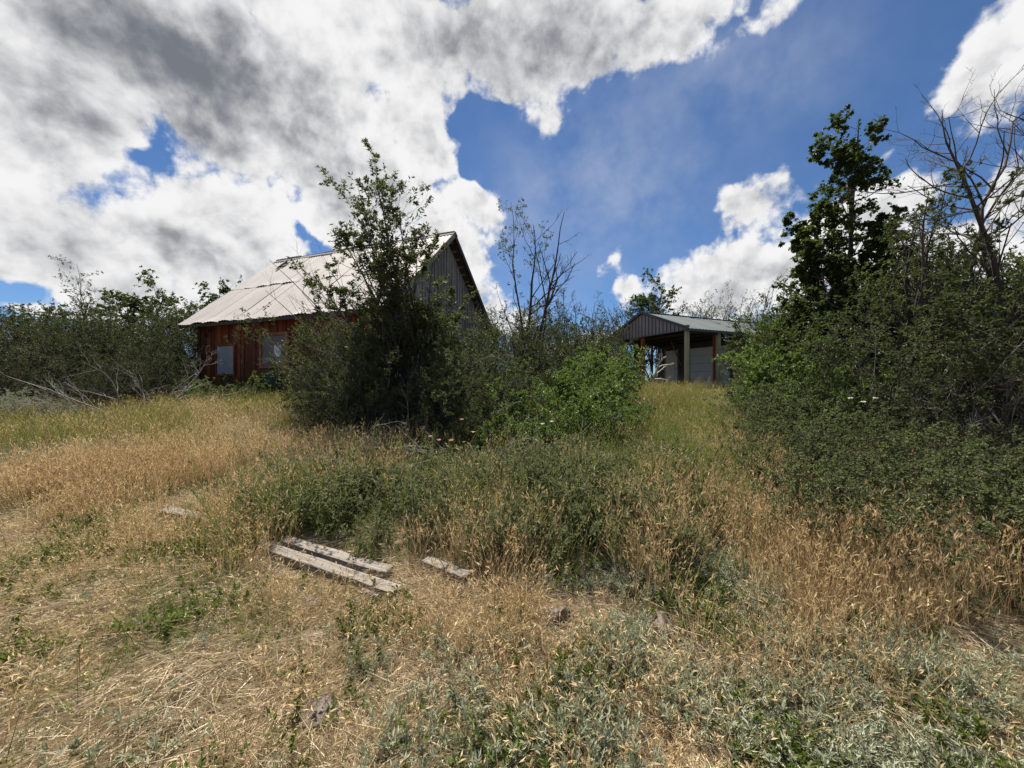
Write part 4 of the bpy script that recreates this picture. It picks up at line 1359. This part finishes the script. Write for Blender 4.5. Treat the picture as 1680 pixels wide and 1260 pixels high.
def scatter_stuff(name, label, cat, kinds, pts, rot, scl):
    """One mesh: every clump set down, turned, leaned and scaled on its own."""
    g = np.random.default_rng(5)
    pick = g.integers(0, len(kinds), len(pts))
    shift = g.uniform(0, 1, len(pts))
    VV, QQ, TT, NN, o = [], [], [], [], 0
    for k, (v, q, tr, t, mat) in enumerate(kinds):
        i = np.nonzero(pick == k)[0]
        if not len(i): continue
        c, s = np.cos(rot[i, 2])[:, None], np.sin(rot[i, 2])[:, None]
        x, y, z = v[None, :, 0] * scl[i, 0:1], v[None, :, 1] * scl[i, 1:2], v[None, :, 2] * scl[i, 2:3]
        W = np.stack([x * c - y * s + z * rot[i, 0:1], x * s + y * c + z * rot[i, 1:2], z], -1) + pts[i][:, None]
        base = o + np.arange(len(i))[:, None, None] * len(v)
        QQ.append((q[None] + base).reshape(-1, 4))
        NN.append((tr[None] + base).reshape(-1, 3))
        TT.append(np.clip(.62 * t[None] + .38 * shift[i][:, None], 0, 1).ravel())
        VV.append(W.reshape(-1, 3))
        o += len(i) * len(v)
    o = obj(name, mesh_data(name, np.concatenate(VV), [np.concatenate(QQ), np.concatenate(NN)], kinds[0][4], False, {'tint': np.concatenate(TT)}))
    tag(o, label, cat, kind='stuff')
    return o


GR = np.random.default_rng(404)


def vnoise(x, y, sc, seed):
    """Smooth value noise for patchiness."""
    r = np.random.default_rng(seed)
    tab = r.uniform(0, 1, (64, 64))
    u, v = x / sc + 100, y / sc + 100
    i, j = np.floor(u).astype(int), np.floor(v).astype(int)
    a, b = u - i, v - j
    a, b = a * a * (3 - 2 * a), b * b * (3 - 2 * b)
    g = lambda p, q: tab[p % 64, q % 64]
    return (g(i, j) * (1 - a) + g(i + 1, j) * a) * (1 - b) + (g(i, j + 1) * (1 - a) + g(i + 1, j + 1) * a) * b


def soft(x, y, cx, cy, rx, ry, rot=0.0):
    c, s = math.cos(RAD(rot)), math.sin(RAD(rot))
    dx, dy = x - cx, y - cy
    u, v = (dx * c + dy * s) / rx, (-dx * s + dy * c) / ry
    return np.clip(1.35 - np.hypot(u, v), 0, 1)


def in_house(x, y):
    dx, dy = x + 11.10, y - 12.82
    c, s = math.cos(HA), math.sin(HA)
    u, v = dx * c + dy * s, -dx * s + dy * c
    a = (u > .4) & (u < 8.5) & (v > .3) & (v < 6.8)
    dx, dy = x - 7.48, y - 16.5
    c, s = math.cos(RAD(24)), math.sin(RAD(24))
    u, v = dx * c + dy * s, -dx * s + dy * c
    c2 = np.hypot(x - 5.9, y - 15.6) < 1.1
    return a | c2 | ((u > .9) & (u < 7.6) & (v > -.1) & (v < 5.4))


def field_points(n, y0, y1, power=0.0):
    """Random ground points in a wedge somewhat wider than any view from near the track."""
    y = GR.uniform(0, 1, n)
    y = y0 + (y1 - y0) * y ** (1.0 / (1.0 + power)) if power >= 0 else y0 * (y1 / y0) ** y
    x = GR.uniform(-1.12, 1, n) * (1.48 * y + 1.2)
    return x, y


# where each kind grows (metres on the ground)
def m_track(x, y): return np.clip(soft(x, y, -2.3, 2.25, 2.3, .75, -24) + soft(x, y, -.9, 1.6, 1.0, .5, -20) * .9, 0, 1)
def m_sage(x, y): return np.clip(soft(x, y, 1.15, 1.72, 1.35, .55, 0) + soft(x, y, 1.25, 2.7, .65, .6, 0) * .8 + soft(x, y, -7.0, 5.5, 1.5, .55, -12) * 1.4, 0, 1)
def m_weed(x, y): return np.clip(soft(x, y, -.25, 4.0, 2.1, 1.1, -6) , 0, 1)
def m_snow(x, y): return np.clip(soft(x, y, 4.6, 3.6, 2.3, 1.1, 0) * 1.2, 0, 1) * (y > 2.3)
def m_patch(x, y): return soft(x, y, -6.6, 5.1, 1.9, 1.0, -10)
def m_path(x, y): return np.clip(soft(x, y, 2.1, 4.9, .8, 1.5, -12) * .8 + soft(x, y, 2.9, 6.6, 1.0, 2.2, -12) + soft(x, y, 4.3, 11.5, 1.7, 4.5, -20), 0, 1)
def m_bank(x, y): return np.clip(soft(x, y, -5.5, 9.2, 4.2, 1.2, -22) * 1.1 + soft(x, y, -3.0, 6.6, 1.1, 1.6, 0) * .7 + soft(x, y, -9.5, 7.6, 3.0, 1.2, -10), 0, 1)


def near_timber(x, y):
    out = np.zeros(len(x), bool)
    for (ax, ay), (bx, by), m in TIMBER_SPOTS:
        dx, dy = bx - ax, by - ay
        t = np.clip(((x - ax) * dx + (y - ay) * dy) / (dx * dx + dy * dy), 0, 1)
        qx, qy = x - ax - t * dx, y - ay - t * dy
        # clear of the wood itself and a little in front, where cattle and feet have trodden
        out |= (np.hypot(qx, qy) < .10) | ((np.hypot(qx, qy) < m) & (qy < 0) & (GR.uniform(0, 1, len(x)) < .75))
    return out


TIMBER_SPOTS = [((-1.70, 2.937), (-.77, 2.58), .30), ((-1.80, 3.13), (-.89, 2.79), .16), ((-.66, 2.92), (-.31, 2.72), .40),
                ((.27, 2.32), (.28, 2.2), .2), ((.91, 2.32), (.92, 2.2), .22), ((-.88, 1.76), (-.87, 1.7), .2), ((-1.12, 2.24), (-1.1, 2.15), .2)]


def thin(kind, x, y, p):
    k = (GR.uniform(0, 1, len(x)) < p) & ~in_house(x, y)
    if kind not in ('straw', 'twig', 'herb'):
        k &= ~near_timber(x, y)
    return x[k], y[k]


def place_stuff(name, label, cat, kind, nkinds, xy, smin, smax, tilt=.12, zmul=None):
    x, y = xy
    n = len(x)
    z = ground_z(x, y)
    s = GR.uniform(smin, smax, n)
    sz = s * (GR.uniform(.8, 1.2, n) if zmul is None else zmul(x, y) * GR.uniform(.85, 1.15, n))
    rot = np.stack([GR.normal(0, tilt, n), GR.normal(0, tilt, n), GR.uniform(0, 6.283, n)], -1)
    return scatter_stuff(name, label, cat, make_clumps(kind, nkinds), np.stack([x, y, z], -1), rot, np.stack([s, s, sz], -1))


def cat_xy(*a):
    return np.concatenate([q[0] for q in a]), np.concatenate([q[1] for q in a])


# golden dry grass
x, y = field_points(9000, .5, 5.2, .6)
p = .95 * (.02 + 1.15 * sstep(.25, .7, vnoise(x, y, .5, 1))) * (1 - .80 * m_track(x, y)) * (1 - .65 * m_sage(x, y)) * (1 - .80 * m_weed(x, y)) * (1 - .5 * m_path(x, y)) * (1 - .8 * m_snow(x, y)) * (1 - .85 * m_patch(x, y))
near = thin('dry', x, y, p)
place_stuff('dry_grass', 'golden dry standing grass covering the open slope', 'grass', 'dry', 7, near, .8, 1.25,
            zmul=lambda x, y: .55 + .75 * sstep(1.8, 3.2, y + .25 * x))
x, y = field_points(9000, 5.0, 13.5, .2)
p = (.05 + .95 * vnoise(x, y, .7, 2)) * (1 - .9 * np.clip(m_bank(x, y), 0, 1)) * (1 - .85 * m_path(x, y)) * (x < 2.0) * (1 - .95 * np.clip(m_patch(x, y) * 1.3, 0, 1)) * (y < 10.8)
p = p + .22 * m_path(x, y) * vnoise(x, y, .6, 35)
far = thin('dryfar', x, y, p * .8)
place_stuff('dry_grass', 'tan dry grass on the far slope below the house', 'grass', 'dryfar', 5, far, .7, 1.1)
# flattened straw on the track and between the tufts
x, y = field_points(12000, .5, 4.6, .5)
p = .50 + .60 * m_track(x, y)
place_stuff('straw', 'flattened pale straw lying on the track', 'straw', 'straw', 6, thin('straw', x, y, p * (1 - .5 * m_weed(x, y))), .7, 1.15, .05)
# short green tufts
x, y = field_points(5200, .5, 5.5, .5)
p = .06 + .9 * (vnoise(x, y, .42, 3) > .56) * (.4 + .6 * vnoise(x, y, .2, 4))
place_stuff('green_grass', 'short green grass tufts dotted through the dry grass', 'grass', 'green', 5, thin('green', x, y, p), .6, 1.15)
x, y = field_points(5000, .5, 4.5, .4)
p = .05 + .8 * (vnoise(x, y, .38, 13) > .70)
place_stuff('green_herbs', 'low green leafy herbs among the dry grass', 'herbs', 'herb', 5, thin('herb', x, y, p), .7, 1.3)
# silvery sage
x, y = field_points(6500, .5, 3.6, .3)
x, y = np.concatenate([x, GR.uniform(-9.5, -5.2, 900)]), np.concatenate([y, GR.uniform(4.7, 6.4, 900)])
p = 1.5 * m_sage(x, y) * np.where(x < -4, 1, sstep(.25, .6, vnoise(x, y, .30, 5))) + .012
place_stuff('silver_sage', 'silvery grey green sage leaves carpeting the ground', 'sage', 'sage', 6, thin('sage', x, y, p), .7, 1.15, zmul=lambda x, y: .55 + .55 * vnoise(x, y, .4, 33))
# tall weeds and green grass before the thicket
x, y = GR.uniform(-3.2, 3.2, 2600), GR.uniform(2.8, 5.6, 2600)
p = 1.25 * m_weed(x, y) * (.16 + 1.0 * sstep(.22, .62, vnoise(x, y, .42, 6))) * (1 - .8 * sstep(4.35, 4.7, y) * (x < .6))
place_stuff('weeds', 'tall grey green weeds massed before the dead twigs', 'weeds', 'weed', 6, thin('weed', x, y, p), .7, 1.2, .2, zmul=lambda x, y: .55 + .8 * vnoise(x, y, .6, 31))
x, y = GR.uniform(-3.5, 4.0, 1700), GR.uniform(2.7, 7.5, 1700)
p = (1.0 * np.clip(m_weed(x, y) + soft(x, y, 1.5, 4.4, 1.2, 1.0), 0, 1) + .3 * m_path(x, y) + .9 * soft(x, y, -1.95, 3.25, .5, .4)) * (vnoise(x, y, .6, 7) > .33) * .9 * (1 - .9 * sstep(4.1, 4.5, y) * (x < .6))
place_stuff('tall_green_grass', 'tall green grass with drooping seed heads', 'grass', 'greentall', 5, thin('greentall', x, y, p), .6, 1.0)
# olive grass on the bank and up the path
x, y = field_points(16000, 4.8, 19, .2)
p = np.clip(m_bank(x, y) + m_path(x, y), 0, 1) * (.45 + .7 * vnoise(x, y, .9, 8)) + .10 * (y > 8) * (x > -6) + .65 * sstep(.40, .62, vnoise(x, y, .9, 18)) * (x < 0) * (y < 10)
place_stuff('olive_grass', 'yellow green grass on the bank below the house and up the path', 'grass', 'olive', 5, thin('olive', x, y, p), .65, 1.15, .2, zmul=lambda x, y: .5 + .9 * vnoise(x, y, .8, 36))
# small dead twigs
x, y = field_points(900, .6, 5.5, .4)
place_stuff('twig_litter', 'small dead twigs littering the ground', 'twigs', 'twig', 5, thin('twig', x, y, .25 + .5 * vnoise(x, y, .8, 9)), .6, 1.1, .05)


# ================================================================ timbers
def timber(a, b, w, h, label, name='timber', lift=0.0, twist=0.0, seed=1):
    """A weathered squared beam lying on the ground from a to b (x, y)."""
    g = np.random.default_rng(seed)
    A = np.array([a[0], a[1], gz(*a) + lift + h / 2])
    B = np.array([b[0], b[1], gz(*b) + lift + h / 2])
    ln = float(np.linalg.norm(B - A))
    nseg = 14
    V = []
    prof = [(-.5, -.5), (-.44, -.5), (.44, -.5), (.5, -.44), (.5, .42), (.45, .5), (.1, .49), (-.2, .5), (-.45, .5), (-.5, .43)]
    for i in range(nseg + 1):
        t = i / nseg
        for (u, v) in prof:
            e = 0.0
            if i in (0, nseg): e = g.uniform(-.012, .012)
            V.append((t * ln + e, u * w + g.normal(0, .0018) + .006 * math.sin(t * 3 + seed), v * h + g.normal(0, .0018)))
    m = len(prof)
    F = [tuple(range(m))[::-1], tuple(range(nseg * m, nseg * m + m))]
    for i in range(nseg):
        for j in range(m):
            F.append((i * m + j, i * m + (j + 1) % m, (i + 1) * m + (j + 1) % m, (i + 1) * m + j))
    me = mesh_data(name, V, F, M['timber'], False, {'tint': [g.random()] * len(V)})
    o = obj(name, me)
    d = B - A
    o.location = A
    o.rotation_euler = (twist, -math.asin(d[2] / ln), math.atan2(d[1], d[0]))
    tag(o, label, 'timber')
    return o


timber((-2.62, 3.29), (-.77, 2.58), .105, .052, 'long grey weathered beam lying in front, its sawn end out of the grass', lift=.03, seed=1)
timber((-2.70, 3.47), (-.89, 2.79), .105, .05, 'second grey beam lying close behind the long one', lift=.03, seed=2)
timber((-.66, 2.92), (-.31, 2.72), .10, .04, 'short grey plank end lying alone in the grass past the two beams', name='plank', lift=.03, seed=3)
timber((-3.3, 3.66), (-2.5, 3.40), .12, .06, 'brown board half sunk in dry grass beyond the beams', name='plank', lift=.02, seed=4)
timber((-1.0, 2.62), (-.88, 2.57), .10, .07, 'stubby wood block propping the long beam', name='wood_block', lift=-.01, seed=6)


# ================================================================ rocks
def rock(x, y, sx, sy, sz, label, seed, mat='rock', sink=.35, name='rock', rz=None):
    g = np.random.default_rng(seed)
    nu, nv = 22, 14
    V = []
    k = [g.normal(0, 1, 3) * (1, 1, .7) for _ in range(11)]
    q0 = g.uniform(.8, 1.6)
    for j in range(nv + 1):
        ph = math.pi * j / nv
        for i in range(nu):
            th = 2 * math.pi * i / nu
            d = np.array([math.sin(ph) * math.cos(th), math.sin(ph) * math.sin(th), math.cos(ph)])
            r = 1.0
            for q in k:                                  # chipped facets
                c = float(d @ (q / np.linalg.norm(q)))
                if c > .55: r = min(r, .60 / c + .02)
            r *= 1 + .10 * math.sin(3 * d[0] * q0 + 5 * d[1]) * math.sin(4 * d[2] + q0) + g.normal(0, .018)
            V.append(d * r * (sx, sy, sz))
    F = []
    for j in range(nv):
        for i in range(nu):
            F.append((j * nu + i, (j + 1) * nu + i, (j + 1) * nu + (i + 1) % nu, j * nu + (i + 1) % nu))
    o = obj(name, mesh_data(name, V, F, M[mat], False, {'tint': [g.random()] * len(V)}))
    o.location = (x, y, gz(x, y) + sz * (1 - 2 * sink) * .55)
    o.rotation_euler = (g.uniform(-.2, .2), g.uniform(-.2, .2), g.uniform(0, 6) if rz is None else rz)
    tag(o, label, 'rock')
    return o


rock(.27, 2.32, .075, .10, .085, 'upright pale pinkish rock in the dry grass', 1, sink=.2)
rock(.91, 2.32, .11, .09, .085, 'dark grooved rock or stump close to the silver sage', 2, sink=.22)
rock(-.88, 1.76, .13, .10, .05, 'flat dark brown rock slab beside the straw track', 3, sink=.25)
rock(-1.12, 2.24, .12, .08, .06, 'brown rock half buried at the edge of the straw track', 4)
rock(-2.27, 2.37, .07, .05, .04, 'small grey angular stone on the straw track', 5)
rock(-2.64, 2.42, .05, .04, .03, 'small pale round stone on the straw track', 6)
rock(-1.25, 2.11, .06, .05, .035, 'light flat stone next to the half buried brown rock', 7)
rock(1.79, 2.24, .07, .06, .04, 'low brown stone between green tufts and silver sage', 8, 'rock_orange')
rock(2.39, 1.91, .06, .05, .045, 'orange tan stone among the dry grass past the sage', 9, 'rock_orange')
rock(-1.28, 2.47, .10, .07, .045, 'pale tan stone lying under the beam end', 10)
rock(-.72, 2.12, .06, .045, .035, 'small reddish stone in the straw', 11, 'rock_orange')
rock(-2.9, 2.3, .08, .06, .03, 'flat grey stone sunk in the track', 12)


# ================================================================ flowers
def blossom(x, y, h, mat, label, cat_group, seed, n=6, size=.03):
    g = np.random.default_rng(seed)
    e = empty('flower', (x, y, gz(x, y)))
    tag(e, label, 'flower', cat_group)
    a = grow(g, np.array([[0, 0, 0.]]), np.array([[.1, .05, 1.]]), np.array([h]), np.array([.0025]), np.array([.0015]), 6, .05, 0)
    v, f, t = tubes([a], (4,))
    obj('stem', mesh_data('stem', v, f, M['weed'], True, {'tint': t}), e)
    top = a['P'][0, -1]
    th = np.arange(n) / n * 6.283
    ax = np.stack([np.cos(th), np.sin(th), np.full(n, .5)], -1)
    v, f, t = leaf_quads(g, np.repeat(top[None], n, 0), ax, np.full(n, size), np.full(n, size * .8), g.uniform(0, 1, n), 0)
    obj('petals', mesh_data('petals', v, f, M[mat], False, {'tint': t}), e)
    return e


for k, (x, y, h) in enumerate(((-.85, 4.15, .62), (-.72, 4.2, .60), (-.66, 4.55, .72), (-.98, 4.3, .60), (-.5, 4.4, .62))):
    blossom(x, y, h, 'flower_pink', 'small pink blossom on a thin stem above the weeds by the dead twigs', 'pink blossoms', 50 + k)
for k, (x, y, h) in enumerate(((.32, 4.45, .66), (.38, 4.5, .7), (3.7, 4.25, 1.0), (3.85, 4.4, 1.02), (4.15, 4.35, 1.0))):
    blossom(x, y, h, 'flower_white', 'creamy white blossom on a tall stem among weeds' if k < 2 else 'creamy white blossom standing above the snowberry bushes',
            'white blossoms in weeds' if k < 2 else 'white blossoms over snowberries', 60 + k, 8, .03)
